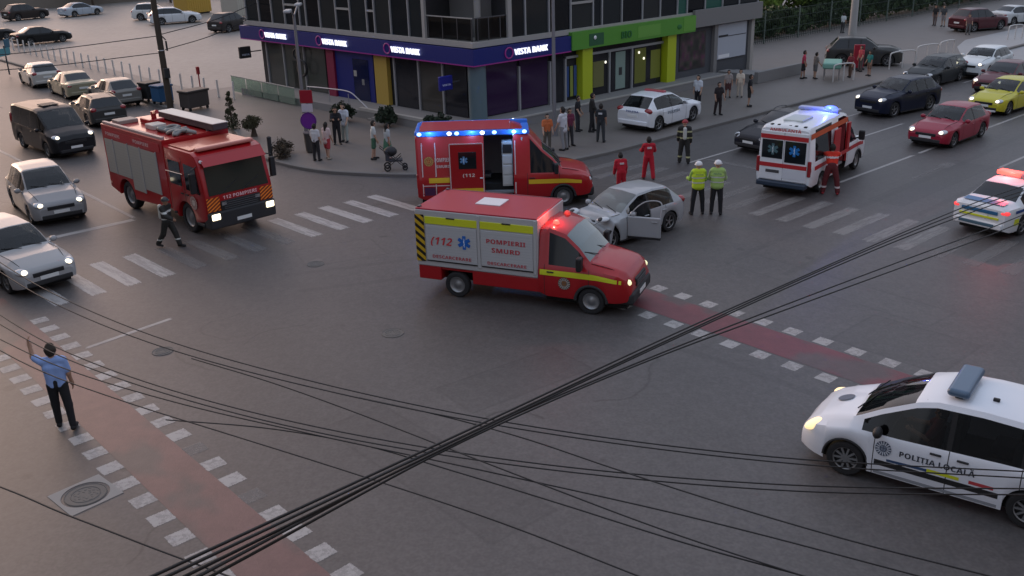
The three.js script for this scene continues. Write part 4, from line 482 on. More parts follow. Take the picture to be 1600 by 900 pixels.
car('suv', 'white_car', 'white SUV with clear headlights waiting behind the black car', [57.4, 0, -23.5], -3.1, [0.66, 0.7, 0.7], { inside: true, on: true, group: carsR, h: 1.55 });
car('hatch', 'maroon_car', 'maroon car half hidden behind the yellow hatchback', [53.3, 0, -20.6], Math.PI, [0.1, 0.012, 0.02], { on: true, group: carsR });
car('saloon', 'black_car', 'black car on the far side of the white ambulance', [35.0, 0, -22.1], -3.2, [0.015, 0.016, 0.022], { group: carsR, rails: true });
car('suv', 'dark_car', 'dark grey SUV parked on the pavement behind the bystanders', [56.25, 0.12, -30.2], -1.0, [0.05, 0.05, 0.048], { group: 'cars parked on the right-hand pavement' });
car('suv', 'dark_red_car', 'dark red SUV parked far away in the top right corner', [76.6, 0.12, -32.1], -0.35, [0.07, 0.008, 0.014], { group: 'cars parked on the right-hand pavement' });
car('saloon', 'silver_car', 'silver saloon cut by the right edge beside the dark red SUV', [82.3, 0.12, -31.6], -0.3, [0.5, 0.52, 0.52], { group: 'cars parked on the right-hand pavement' });
car('hatch', 'silver_car', 'small silver hatchback, farthest of the cars parked along the left street', [19.4, 0, -66.2], 1.5, [0.48, 0.46, 0.42], { group: carsP });
car('saloon', 'beige_car', 'beige saloon parked between two hatchbacks along the left street', [19.35, 0, -60.3], 1.52, [0.3, 0.27, 0.18], { group: carsP });
car('hatch', 'grey_car', 'dark grey car with pale roof parked next to the waste bins', [19.95, 0, -55.4], 1.55, [0.2, 0.19, 0.17], { group: carsP });
car('estate', 'black_car', 'black estate car with roof rails behind the fire engine', [17.3, 0, -50.9], 1.5, [0.05, 0.048, 0.045], { group: carsP, rails: true });
car('saloon', 'black_car', 'long black saloon standing alone near the white posts of the car park', [26.9, 0.126, -88.9], 0.05, [0.012, 0.012, 0.012], { group: carsL });
car('saloon', 'black_car', 'black saloon with shiny roof cut by the left edge in the car park', [24.3, 0.126, -95.3], 0.05, [0.02, 0.02, 0.02], { group: carsL });
car('suv', 'black_car', 'black SUV at the back of the car park near the top left corner', [33.2, 0.126, -113.8], 0.2, [0.03, 0.024, 0.022], { group: carsL });
car('saloon', 'light_blue_car', 'light blue saloon at the back of the car park', [38.6, 0.126, -112.6], 0.2, [0.38, 0.43, 0.48], { group: carsL });
car('estate', 'white_car', 'white estate car standing behind the wooden power pole', [41.2, 0.126, -94.6], -0.25, [0.62, 0.63, 0.64], { group: carsL, k: 1.1 });
car('suv', 'white_car', 'white SUV behind the white estate car in the car park', [41.8, 0.126, -100.6], -0.6, [0.6, 0.6, 0.58], { group: carsL });
car('suv', 'dark_car', 'dark grey SUV next to the left end of the bank building', [41.5, 0.126, -83.4], 0.35, [0.035, 0.03, 0.028], { group: carsL });
// ---- black van behind the fire engine
{
  const t = thing('black_van', 'black passenger van with lit headlights following the fire engine', 'van', [13.5, 0, -45.7], -1.535), X1 = 2.5, X0 = -2.55, body = paint([0.014, 0.014, 0.016], 0.3, 0.8);
  const p = { X0, X1, W: 1.96, R: 0.34, axles: [-1.5, 1.55], body, low: 0.26, edge: 0.1, nose: 0.2, noseL: 0.7, tailT: 0.05, tailL: 0.3, crown: 0.03,
    top: [[X0, 1.8], [X0 + 0.1, 1.9], [-2.0, 1.96], [0.3, 1.96], [0.75, 1.88], [1.2, 1.58], [1.68, 1.22], [2.1, 1.1], [2.4, 0.96], [X1, 0.8]], belt: [[X0, 1.12], [1.2, 1.08], [1.68, 1.06], [2.3, 0.92], [X1, 0.74]], roofW: [[X0, 0.84], [0.5, 0.82], [1.68, 0.84], [2.4, 0.76], [X1, 0.7]], glass: M.tint, side: [[-2.4, -1.3], [-1.22, -0.1], [0.0, 1.45]], wind: [0.8, 1.62], seams: [0.0, 1.3, -1.26], handles: [[0.1, 0.98]] };
  loft(t, p); lights(t, p, { on: true, hy: 0.94, hz: 0.72, hx: X1 - 0.2, gy: 0.7, ty: 1.2, th: 0.3, tx: X0 + 0.05, tw: 0.08, tz: 0.88 }); mirrors(t, p, 1.2, 1.18, 0.98); part(t, 'dashboard', rbox(1.0, 1.6, 0.8, 1.12, -0.8, 0.8, 0.05), M.trim); for (const [x, z] of [[0.2, -0.45], [0.2, 0.45], [-1.0, -0.45], [-1.0, 0.45]]) part(t, 'seat', rbox(x - 0.1, x + 0.1, 0.6, 1.5, z - 0.25, z + 0.25, 0.07, 3), M.seat); part(t, 'roof_hatch', rbox(-0.4, 0.3, 1.985, 2.03, -0.35, 0.35, 0.02), M.black);
}
// ---- police cars
{
  const [t, p] = car('saloon', 'police_car', 'white, blue and yellow police car with red light bar at the right edge', [30.95, 0, -10.95], -0.1, whitePaint, { group: 'police cars', tailOn: true }); t.userData.category = 'police car';
  const blue = mat([0.015, 0.06, 0.22], 0.45); const F = { flank: (x, y) => 0.885 - Math.max(0, Math.abs(x) - 1.9) * 0.15 - (y > 0.8 ? (y - 0.8) * 0.25 : 0) };
  for (const [x0, x1, m, y0, y1] of [[-2.0, -1.72, lime, 0.42, 0.62], [-0.95, -0.2, blue, 0.5, 0.82], [-0.2, 0.5, lime, 0.5, 0.82], [0.5, 0.92, blue, 0.5, 0.82]]) stripe(t, F, m === blue ? 'blue_block' : 'yellow_block', x0, x1, y0, y1, m, [1, -1], 0.012, 4); stripe(t, F, 'blue_block', -1.95, -0.98, 0.78, 0.86, blue, [1, -1], 0.014, 4);
  part(t, 'boot_band', rbox(p.X0 - 0.03, p.X0 + 0.02, 0.74, 0.84, -0.55, 0.55, 0.01), mat([0.02, 0.12, 0.25], 0.4)); part(t, 'boot_lid_band', quad([p.X0 + 0.12, 1.024, 0.62], [p.X0 + 0.42, 1.05, 0.62], [p.X0 + 0.42, 1.05, -0.62], [p.X0 + 0.12, 1.024, -0.62]), mat([0.05, 0.16, 0.32], 0.4)); part(t, 'yellow_band', rbox(p.X0 - 0.035, p.X0 + 0.02, 0.6, 0.66, -0.6, 0.6, 0.01), lime); part(t, 'bumper_band', rbox(p.X0 - 0.065, p.X0 + 0.02, 0.36, 0.46, -0.58, 0.5, 0.02), mat([0.06, 0.12, 0.17], 0.5));
  const lb = part(t, 'light_bar', rbox(-0.5, -0.2, 1.46, 1.58, -0.58, 0.58, 0.05, 3), mat([0.2, 0.21, 0.22], 0.4)); part(lb, 'lamp', rbox(-0.52, -0.18, 1.465, 1.6, -0.6, 0.16, 0.05, 3), redOn); lamp(t, -0.66, 1.75, -0.2, [1, 0.1, 0.1], 3.2);
}
{
  const [t, p] = car('hatch', 'police_car', 'white car with red roof light parked on the pavement outside the green shop', [34.65, 0.12, -28.3], 0.08, whitePaint, { inside: true, group: 'police cars', k: 1.06, h: 1.48, lights: { tw: 0.2, tx: -1.88 } }); t.userData.category = 'police car';
  part(t, 'light_bar', rbox(-0.55, -0.3, 1.44, 1.55, -0.5, 0.5, 0.05, 3), paint([0.4, 0.06, 0.08], 0.3, 0.8)); decal(t, 'printed_word', 1.1, 0.2, [-0.3, 0.7, 0.905], 'r', words('POLIȚIA', '#6a7884', { w: 512, h: 96 })); decal(t, 'printed_word', 0.8, 0.14, [p.X0 - 0.03, 0.86, 0], 'b', words('POLIȚIA', '#4a5a90', { w: 512, h: 96 }));
}

// ---------------------------------------------------------------- corner building
{
  const t = thing('corner_building', 'glass-fronted corner building with a bank and a green-fronted shop', 'building', [0, 0, 0]);
  const A = 1.6286, LW = (u0, u1, y0, y1, o0, o1) => box(u0, u1, y0, y1, -o1, -o0).rotateY(A).translate(28.4, 0, -34), RW = (x0, x1, y0, y1, o0, o1) => box(x0, x1, y0, y1, -34 + o0, -34 + o1);
  const conc = mat([0.2, 0.195, 0.19], 0.8), light = mat([0.34, 0.325, 0.3], 0.7), frame = mat([0.36, 0.37, 0.38], 0.45, { metalness: 0.4 }), dark = mat([0.03, 0.03, 0.032], 0.8), navy = mat([0.006, 0.014, 0.15], 0.45), purple = glow([0.12, 0.01, 0.1], [0.5, 0.05, 0.4], 0.12);
  const gl = [[0.012, 0.015, 0.018], [0.02, 0.024, 0.026], [0.008, 0.009, 0.011], [0.028, 0.03, 0.03]].map((c) => new THREE.MeshPhysicalMaterial({ color: lin(...c), roughness: 0.1, specularIntensity: 0.7 })), shop = new THREE.MeshPhysicalMaterial({ color: lin(0.02, 0.02, 0.024), roughness: 0.12 }), shopW = new THREE.MeshPhysicalMaterial({ color: lin(0.06, 0.055, 0.048), roughness: 0.12 }), shopP = new THREE.MeshPhysicalMaterial({ color: lin(0.035, 0.016, 0.05), roughness: 0.12 });
  part(t, 'ground_floor_core', [LW(0.2, 18.2, 0.12, 3.1, -12, -0.3), RW(28.9, 50.0, 0.12, 3.2, -12, -0.3)], dark);
  part(t, 'terrace', [RW(28.0, 46.3, 0.12, 0.5, -0.4, 1.25)], conc); part(t, 'terrace', [LW(-0.2, 17.6, 0.12, 0.48, -0.4, 1.7)], conc); part(t, 'terrace_kerb', RW(28.0, 46.3, 0.5, 0.56, 1.1, 1.27), light); part(t, 'terrace_kerb', LW(0.2, 6.6, 0.48, 0.62, 1.5, 1.72), light);
  // upper storeys: slabs, panes and mullions
  const L = [3.3, 4.39, 5.74, 7.0, 7.61, 8.99, 10.19, 11.61, 12.91, 13.51, 14.94, 16.22, 17.55, 18.92], Rx = [30.6, 31.58, 33.12, 34.59, 36.17, 36.82, 38.3, 39.9, 41.34, 42.78, 43.61, 45.2, 46.8, 48.4, 50.25];
  for (const [y0, y1] of [[4.0, 6.9], [7.3, 10.2]]) {
    for (let i = 0; i < L.length - 1; i++) { part(t, 'window_pane', LW(L[i] + 0.04, L[i + 1] - 0.04, y0, y1, -0.06, -0.02), gl[(i * 7 + 1) % 4]); }
    for (let i = 0; i < Rx.length - 1; i++) part(t, 'window_pane', RW(Rx[i] + 0.04, Rx[i + 1] - 0.04, y0, y1, -0.06, -0.02), i === 9 || i === 11 ? mat([0.012, 0.09, 0.065], 0.3) : gl[(i * 5) % 4]);
    L.forEach((u, i) => part(t, 'mullion', LW(u - (i ? 0.04 : 0.1), u + (i ? 0.04 : 0.1), y0, y1, -0.08, 0.06), i ? frame : light)); Rx.forEach((x, i) => part(t, 'mullion', RW(x - (i ? 0.04 : 0.12), x + (i ? 0.04 : 0.12), y0, y1, -0.08, 0.06), i ? frame : light));
    for (const [u0, u1] of [[7.0, 7.61], [13.51, 14.94], [8.99, 10.19]]) part(t, 'transom', LW(u0, u1, y0 + 1.0, y0 + 1.1, -0.06, 0.05), light); part(t, 'transom', RW(34.59, 36.17, y0 + 1.15, y0 + 1.26, -0.06, 0.05), light);
    part(t, 'upper_core', [LW(3.2, 18.9, y0 - 0.05, y1 + 0.05, -12, -0.1), RW(30.5, 50.2, y0 - 0.05, y1 + 0.05, -12, -0.1)], dark);
    // recessed corner balcony
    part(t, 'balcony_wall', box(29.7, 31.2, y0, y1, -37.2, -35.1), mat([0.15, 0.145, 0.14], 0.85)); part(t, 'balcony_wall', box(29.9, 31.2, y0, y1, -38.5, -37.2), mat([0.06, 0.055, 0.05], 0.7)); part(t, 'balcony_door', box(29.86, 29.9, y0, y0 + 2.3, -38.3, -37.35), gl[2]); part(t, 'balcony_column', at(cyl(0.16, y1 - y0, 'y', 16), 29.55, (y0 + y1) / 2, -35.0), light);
    part(t, 'balcony_rail', [LW(0.1, 3.2, y0 + 1.0, y0 + 1.05, -0.1, -0.05)], light); part(t, 'balcony_rail', RW(28.6, 30.5, y0 + 1.0, y0 + 1.05, -0.1, -0.05), M.dsteel); part(t, 'balcony_glass', LW(0.12, 3.18, y0 + 0.05, y0 + 1.0, -0.085, -0.07), M.tint); part(t, 'balcony_glass', RW(28.6, 30.5, y0 + 0.05, y0 + 1.0, -0.085, -0.07), M.tint); for (const u of [0.15, 1.1, 2.1, 3.1]) part(t, 'balcony_post', LW(u - 0.02, u + 0.02, y0, y0 + 1.0, -0.1, -0.06), M.dsteel); for (const x of [28.75, 29.4, 30.1]) part(t, 'balcony_post', RW(x - 0.02, x + 0.02, y0, y0 + 1.0, -0.1, -0.06), M.dsteel);
  }
  for (const y of [3.76, 6.92, 10.22]) { part(t, 'floor_slab', [LW(-0.12, 19.2, y, y + 0.24, -12, 0.12)], light); part(t, 'floor_slab', RW(28.25, 50.3, y + 0.002, y + 0.242, -12, 0.12), light); }
  // fascias
  const fl = part(t, 'bank_fascia', LW(-0.28, 19.4, 3.02, 3.72, -0.1, 0.3), navy); const fr = part(t, 'bank_fascia', RW(28.13, 34.35, 3.02, 3.72, -0.1, 0.3), navy); part(fl, 'neon_edge', LW(-0.28, 19.4, 2.97, 3.02, 0.2, 0.31), purple); part(fr, 'neon_edge', RW(28.13, 34.35, 2.97, 3.02, 0.2, 0.31), purple);
  const lit = glow([0.9, 0.9, 0.95], [0.85, 0.88, 1.0], 1.3), ring = new THREE.TorusGeometry(0.24, 0.035, 6, 20);
  for (const u of [15.6, 10.1, 4.4]) { part(fl, 'lit_lettering', textGeo('VISTA BANK', 0.27, 0.05).rotateY(A + Math.PI).translate(28.4 + Math.cos(A) * u - 0.998 * 0.33, 3.37, -34 - Math.sin(A) * u + 0.0578 * 0.33), lit); part(fl, 'ring_logo', ring.clone().rotateY(A).translate(28.4 + Math.cos(A) * (u + 1.4) - 0.998 * 0.32, 3.37, -34 - Math.sin(A) * (u + 1.4)), purple); }
  part(fr, 'lit_lettering', textGeo('VISTA BANK', 0.27, 0.05).translate(31.65, 3.37, -33.69), lit); part(fr, 'ring_logo', ring.clone().translate(30.25, 3.37, -33.67), purple);
  const grn = mat([0.085, 0.28, 0.03], 0.45); const gf = part(t, 'shop_fascia', RW(34.36, 44.0, 3.02, 3.88, -0.1, 0.36), grn); part(gf, 'logo_plate', RW(35.55, 36.6, 3.12, 3.7, 0.36, 0.375), mat([0.02, 0.1, 0.04], 0.5)); part(gf, 'logo_dot', at(ell(0.1, 0.1, 0.03), 35.95, 3.5, -33.61), M.white); part(gf, 'lettering', textGeo('BIO', 0.34, 0.03).translate(38.3, 3.42, -33.63), mat([0.015, 0.13, 0.03], 0.5)); part(gf, 'leaf_logo', at(ell(0.2, 0.13, 0.02), 42.6, 3.4, -33.63), mat([0.02, 0.16, 0.03], 0.5)); part(gf, 'light_panel', RW(39.2, 41.0, 3.15, 3.72, 0.36, 0.372), mat([0.13, 0.34, 0.05], 0.5)); part(gf, 'light_panel', RW(42.95, 44.0, 3.1, 3.86, 0.36, 0.37), mat([0.12, 0.33, 0.04], 0.5));
  part(t, 'concrete_band', RW(44.01, 50.4, 3.2, 3.755, -0.3, 0.3), conc); part(t, 'concrete_band', RW(44.01, 50.4, 3.755, 4.12, 0.13, 0.3), conc);
  // right facade at street level
  const lime2 = mat([0.42, 0.5, 0.015], 0.45); for (const x of [35.25, 41.85]) part(t, 'yellow_column', RW(x, x + 0.72, 0.5, 3.02, -0.25, 0.2), lime2);
  const paneR = (x0, x1, y0, y1, m, n = 'shop_window') => part(t, n, RW(x0 + 0.03, x1 - 0.03, y0, y1, -0.22, -0.18), m);
  [[28.9, 31.2, shopP], [31.3, 33.2, shopP], [33.4, 34.3, shop]].forEach(([a, b, m]) => paneR(a, b, 0.55, 2.95, m)); [[36.1, 37.55, shop], [37.6, 37.75, frame], [37.75, 39.3, shop], [39.35, 41.8, shop]].forEach(([a, b, m]) => paneR(a, b, 0.5, 2.55, m)); part(t, 'transom_panel', RW(34.4, 41.85, 2.58, 2.7, -0.22, -0.1), frame); part(t, 'transom_panel', RW(36.0, 41.85, 2.7, 3.02, -0.25, -0.2), shop);
  for (const x of [28.75, 31.25, 33.3, 34.35, 37.57, 39.32]) part(t, 'shop_mullion', RW(x - 0.05, x + 0.05, 0.5, 2.6, -0.24, -0.08), frame);
  part(t, 'shop_poster', RW(36.4, 37.2, 0.9, 2.2, -0.178, -0.17), mat([0.16, 0.16, 0.05], 0.6)); part(t, 'door_poster', RW(38.1, 38.85, 0.6, 2.5, -0.178, -0.17), mat([0.22, 0.3, 0.26], 0.6)); part(t, 'door_poster_print', RW(38.35, 38.6, 1.3, 1.7, -0.169, -0.165), dark); part(t, 'shop_poster', RW(39.6, 40.5, 0.7, 2.5, -0.178, -0.17), mat([0.15, 0.16, 0.02], 0.6)); part(t, 'shop_poster', RW(40.9, 41.7, 0.8, 2.3, -0.178, -0.17), mat([0.2, 0.22, 0.03], 0.6)); for (const [x, c] of [[34.5, [0.02, 0.06, 0.2]], [34.85, [0.25, 0.3, 0.06]], [35.05, [0.05, 0.1, 0.28]]]) part(t, 'shop_poster', RW(x - 0.13, x + 0.13, 0.7, 2.2, -0.17, -0.15), mat(c, 0.6));
  for (const [x, y] of [[39.9, 2.3], [40.3, 1.95], [37.3, 2.1]]) part(t, 'shop_lamp', at(ell(0.07, 0.07, 0.03), x, y, -34.14), glow([1, 1, 0.9], [1, 0.95, 0.75], 1.2));
  const rw = mat([0.07, 0.075, 0.085], 0.7); part(t, 'end_wall', RW(43.0, 50.1, 0.12, 3.2, -0.4, -0.16), rw); part(t, 'magazine_window', RW(43.3, 45.6, 0.9, 2.9, -0.155, -0.12), new THREE.MeshStandardMaterial({ map: tex(64, (u, v) => { const a = vn(u * 9, v * 7); return [0.02 + 0.1 * a * a, 0.018 + 0.07 * a * vn(u * 14 + 4, v * 11), 0.02 + 0.06 * a * a]; }), roughness: 0.4 })); part(t, 'end_pillar', RW(46.2, 46.5, 0.12, 3.2, -0.16, 0.05), conc); part(t, 'end_pillar', RW(49.75, 50.05, 0.12, 3.2, -0.16, 0.05), light);
  const nb = part(t, 'notice_board', RW(46.65, 49.4, 1.15, 3.1, -0.15, -0.05), mat([0.4, 0.43, 0.48], 0.5)); part(nb, 'board_line', [RW(46.7, 49.35, 2.38, 2.42, -0.05, -0.04)], dark); part(nb, 'board_line', RW(46.7, 47.6, 2.42, 2.5, -0.05, -0.045), dark); part(nb, 'board_label', RW(46.75, 47.8, 1.2, 1.4, -0.05, -0.042), M.white);
  // left facade at street level
  const paneL = (u0, u1, y0, y1, m, n = 'shop_window') => part(t, n, LW(u0 + 0.03, u1 - 0.03, y0, y1, -0.22, -0.18), m); const grey = new THREE.MeshPhysicalMaterial({ color: lin(0.075, 0.075, 0.066), roughness: 0.15 });
  paneL(0.7, 2.3, 0.5, 2.95, shop); paneL(2.35, 4.05, 0.5, 2.95, shopW); paneL(4.1, 5.9, 0.5, 2.95, shop); paneL(11.8, 13.7, 0.5, 2.95, grey); paneL(13.75, 15.7, 0.5, 2.95, grey); paneL(15.75, 17.4, 0.5, 2.95, grey); paneL(14.2, 15.0, 0.55, 2.0, mat([0.02, 0.02, 0.018], 0.5), 'gym_board');
  for (const u of [2.33, 4.08, 5.92, 13.72, 15.73, 17.45]) part(t, 'shop_mullion', LW(u - 0.05, u + 0.05, 0.48, 2.97, -0.24, -0.1), frame); part(t, 'corner_column', at(cyl(0.42, 2.5, 'y', 24), 28.75, 1.74, -34.25), mat([0.1, 0.15, 0.17], 0.5)); part(t, 'yellow_pillar', LW(6.35, 7.35, 0.48, 2.97, -0.24, 0.0), mat([0.42, 0.28, 0.05], 0.55)); const ds = part(t, 'blue_portal', LW(7.5, 10.7, 0.48, 2.97, -0.24, -0.05), navy); part(ds, 'portal_door', LW(7.9, 9.2, 0.5, 2.6, -0.05, -0.03), new THREE.MeshPhysicalMaterial({ color: lin(0.008, 0.012, 0.05), roughness: 0.12 })); part(ds, 'portal_sticker', [LW(8.9, 9.15, 1.7, 2.0, -0.03, -0.024)], light); part(ds, 'portal_sticker', LW(8.3, 8.5, 1.3, 1.6, -0.03, -0.024), conc);
  part(t, 'red_pillar', LW(10.75, 11.4, 0.48, 2.97, -0.24, 0.04), mat([0.22, 0.012, 0.05], 0.5)); part(t, 'ring_emblem', new THREE.TorusGeometry(0.42, 0.07, 6, 24).rotateY(A).translate(28.4 + Math.cos(A) * 13.5 - 0.2, 1.75, -34 - Math.sin(A) * 13.5), M.black); part(t, 'ring_emblem', new THREE.TorusGeometry(0.3, 0.05, 6, 24).rotateY(A).translate(28.4 + Math.cos(A) * 13.9 - 0.2, 2.45, -34 - Math.sin(A) * 13.9), M.black);
  // projecting signs
  const s1 = part(t, 'projecting_sign', rbox(26.2, 26.9, 2.0, 2.65, -52.3, -52.12, 0.03), M.black); decal(s1, 'sign_print', 0.5, 0.16, [26.55, 2.2, -52.11], 'r', words('VISTA', '#b9c0cc', { w: 256, h: 80 })); part(s1, 'bracket', box(26.9, 27.6, 2.3, 2.36, -52.24, -52.18), M.dsteel); const s2 = part(t, 'projecting_sign', rbox(27.1, 27.85, 1.9, 2.55, -35.05, -34.9, 0.04), mat([0.01, 0.015, 0.22], 0.4)); decal(s2, 'sign_print', 0.52, 0.14, [27.48, 2.15, -34.89], 'r', words('VISTA', '#c8d0ea', { w: 256, h: 80 })); part(s2, 'bracket', box(27.85, 28.3, 2.2, 2.26, -35.0, -34.95), M.dsteel);
  // entrance rail and glass balustrade on the left terrace
  part(t, 'handrail', polyTube([V(26.6, 1.06, -45.7), V(26.6, 1.18, -43.5), V(26.6, 1.2, -41.6), V(26.6, 0.98, -41.0), V(26.6, 0.36, -39.7)], 0.03, 6, 40), mat([0.5, 0.48, 0.5], 0.4)); for (const z of [-45.5, -43.6, -41.8]) part(t, 'rail_post', bar(V(26.6, 0.12, z), V(26.6, 1.1, z), 0.022), frame);
  for (let i = 0; i < 4; i++) part(t, 'balustrade_pane', box(25.7 + i * 0.02, 25.72 + i * 0.02, 0.2, 1.05, -52.6 + i * 1.75, -50.95 + i * 1.75), new THREE.MeshPhysicalMaterial({ color: lin(0.55, 0.68, 0.6), roughness: 0.1, transmission: 0.85, thickness: 0 })); part(t, 'balustrade_rail', bar(V(25.7, 1.08, -52.6), V(25.8, 1.08, -45.7), 0.03), light);
  for (let i = 0; i < 3; i++) part(t, 'step', box(26.15 - i * 0.0, 26.65, 0.12, 0.22 + i * 0.1, -39.6 + i * 0.35, -39.25 + i * 0.35), conc); for (let i = 0; i < 4; i++) part(t, 'side_step', box(46.4 + i * 0.9, 47.3 + i * 0.9, 0.12, 0.58 - i * 0.12, -33.75, -31.3), conc); part(t, 'step_wall', rbox(46.4, 50.9, 0.12, 0.75, -31.3, -31.05, 0.02), conc);
}
// ---------------------------------------------------------------- fence and greenery, top right
{
  const f = thing('fence', 'dark green mesh fence with thin posts along the hedge at top right', 'fence', [0, 0.12, -40.4]); const pm = mat([0.1, 0.13, 0.11], 0.6), wm = mat([0.015, 0.03, 0.022], 0.7);
  for (let x = 52; x < 118; x += 4.4) { part(f, 'post', box(x - 0.04, x + 0.04, 0, 2.3, -0.04, 0.04), pm); const L = []; for (let i = 1; i < 18; i++) L.push(box(x + i * 0.244 - 0.012, x + i * 0.244 + 0.012, 0.05, 2.2, -0.012, 0.012)); for (const y of [0.2, 0.9, 1.6, 2.15]) L.push(box(x + 0.04, x + 4.36, y, y + 0.03, -0.02, 0.02)); part(f, 'mesh_panel', L, wm).userData.kind = 'stuff'; }
  const leaf = new THREE.PlaneGeometry(0.22, 0.13); leaf.rotateX(0.4);
  const N = 46000, lm = new THREE.MeshPhysicalMaterial({ color: 0xffffff, roughness: 0.75, transmission: 0.15, thickness: 0 }), im = new THREE.InstancedMesh(leaf, lm, N), m4 = new THREE.Matrix4(), q = new THREE.Quaternion(), e = new THREE.Euler(), col = new THREE.Color();
  for (let i = 0; i < N; i++) { const x = rr(50, 116), top = (x < 78 ? 1.1 : 2.2) + 1.5 * fbm(x * 0.35, 3, 3), y = 0.12 + Math.sqrt(rnd()) * top, n = fbm(x * 0.9, y * 0.9 + 20, 3), z = -41.3 - rnd() * 1.7 - 1.3 * n; e.set(rr(-1.3, 1.3), rr(0, 6.3), rr(-1, 1)); q.setFromEuler(e); const s = rr(0.8, 2.0); m4.compose(V(x, y, z), q, V(s, s, s)); im.setMatrixAt(i, m4); const k = rr(0.5, 1.3) * (0.55 + n); im.setColorAt(i, col.setRGB(0.045 * k, 0.082 * k, 0.022 * k)); }
  im.name = 'hedge'; im.userData = { label: 'dense dark green hedge behind the mesh fence', category: 'hedge', kind: 'stuff' }; im.castShadow = true; scene.add(im);
  const lg = new THREE.PlaneGeometry(0.3, 0.18);
  function tree(name, label, x, z, h, r, n, c, conical, y0 = 0.12, group, ls = 1) {
    const t = thing(name, label, 'tree', [x, y0, z], rnd() * 6, group); const bark = mat([0.07, 0.05, 0.035], 0.9); const th = conical ? h * 0.95 : h * 0.55; part(t, 'trunk', bar(V(0, 0, 0), V(0.03, th, 0.02), conical ? 0.06 : 0.16, 8, 0.02), bark);
    if (!conical) for (let i = 0; i < 6; i++) part(t, 'limb', bar(V(0.02, th * 0.6, 0.01), V(Math.cos(i * 1.1) * r * 0.7, th * (0.9 + 0.25 * rnd()), Math.sin(i * 1.1) * r * 0.7), 0.06, 6, 0.02), bark);
    const P = [], C = [], g0 = lg.clone().scale(ls, ls, ls).toNonIndexed(), pa = g0.attributes.position, v = V(0, 0, 0);
    const clumps = Array.from({ length: conical ? 40 : 26 }, (_, i) => { if (conical) { const f = rnd() * 0.94 + 0.04, rad = r * (1 - f) * (0.7 + 0.3 * rnd()) + 0.03, a = rnd() * 6.28; return [Math.cos(a) * rad * 0.75, f * h, Math.sin(a) * rad * 0.75, 0.05 + rad * 0.34]; } const a = rnd() * 6.28, b = Math.acos(rr(-0.7, 1)), R = r * rr(0.45, 0.85); return [Math.cos(a) * Math.sin(b) * R, h * (/shrub|bush/.test(name) ? 0.52 : 0.66) + Math.cos(b) * R * 0.75, Math.sin(a) * Math.sin(b) * R, r * rr(0.25, 0.42)]; });
    for (let i = 0; i < n; i++) { const k = clumps[i % clumps.length], a = rnd() * 6.28, b = Math.acos(rr(-1, 1)), R = k[3] * Math.cbrt(rnd()); e.set(rr(-1.5, 1.5), rr(0, 6.3), rr(-1, 1)); q.setFromEuler(e); const s = rr(0.6, 1.3), kc = rr(0.55, 1.35); for (let j = 0; j < pa.count; j++) { v.fromBufferAttribute(pa, j).multiplyScalar(s).applyQuaternion(q); P.push(v.x + k[0] + Math.cos(a) * Math.sin(b) * R, v.y + k[1] + Math.cos(b) * R, v.z + k[2] + Math.sin(a) * Math.sin(b) * R); C.push(c[0] * kc, c[1] * kc, c[2] * kc); } }
    const g = new THREE.BufferGeometry(); g.setAttribute('position', new THREE.Float32BufferAttribute(P, 3)); g.setAttribute('color', new THREE.Float32BufferAttribute(C, 3)); g.computeVertexNormals(); part(t, 'crown', g, new THREE.MeshStandardMaterial({ vertexColors: true, roughness: 0.8 })); return t;
  }
  const gT = 'trees behind the hedge'; tree('tree', 'bright green tree behind the hedge next to the corner building', 69.3, -44.6, 4.8, 2.6, 3600, [0.13, 0.2, 0.03], false, 0, gT); tree('tree', 'yellow-green tree behind the hedge in line with the concrete pole', 75, -44.9, 4.8, 2.6, 3600, [0.12, 0.18, 0.03], false, 0, gT); tree('tree', 'dark green tree behind the hedge right of the concrete pole', 84, -46, 6.0, 3.2, 2600, [0.045, 0.09, 0.025], false, 0, gT); tree('tree', 'dark tree behind the hedge near the top right corner', 94, -46, 6.0, 3.4, 2600, [0.04, 0.075, 0.025], false, 0, gT);
  tree('conifer', 'small pointed conifer on the pavement behind the fire engine', 20.75, -43.0, 1.75, 0.42, 1500, [0.05, 0.052, 0.022], true, 0.12, undefined, 0.22); const b = tree('round_bush', 'round clipped bush behind the fire engine cab', 20.6, -40.6, 1.15, 0.5, 1700, [0.05, 0.045, 0.018], false, 0.12, undefined, 0.2); b.userData.category = 'bush';
  for (const [i, [x, z, l]] of [[19.35, -35.7, 'low brown dry shrub at the kerb corner beside the dark post'], [19.75, -36.5, 'low brown shrub behind the kerb corner beside the waste bin']].entries()) { const s = tree('low_shrub', l, x, z, 0.55, 0.5, 900, [0.06, 0.045, 0.028], false, 0.12, 'low shrubs at the kerb corner', 0.2); s.userData.category = 'shrub'; }
  for (const [x, z, l] of [[25.9, -37.6, 'dark green shrub by the bank steps behind the bystanders'], [26.6, -34.6, 'dark shrub under the blue projecting sign'], [25.2, -40.2, 'dark shrub beside the handrail of the bank entrance']]) { const s = tree('low_shrub', l, x, z, 0.95, 0.6, 1300, [0.018, 0.03, 0.014], false, 0.12, 'shrubs in front of the bank', 0.35); s.userData.category = 'shrub'; }
  for (const [x, z, h, r, l] of [[22, -124, 6, 3.4, 'leafy tree beyond the car park at the top left corner'], [30, -126, 6, 3.2, 'green tree beyond the black SUV in the car park'], [44, -124, 5.5, 3, 'tree beyond the light blue saloon'], [52, -120, 6, 3, 'tree beyond the yellow container'], [60, -116, 6, 3, 'tree beyond the beige container']]) tree('tree', l, x, z, h, r, 1500, [0.05, 0.065, 0.03], false, 0.12, 'trees beyond the car park', 1.6);
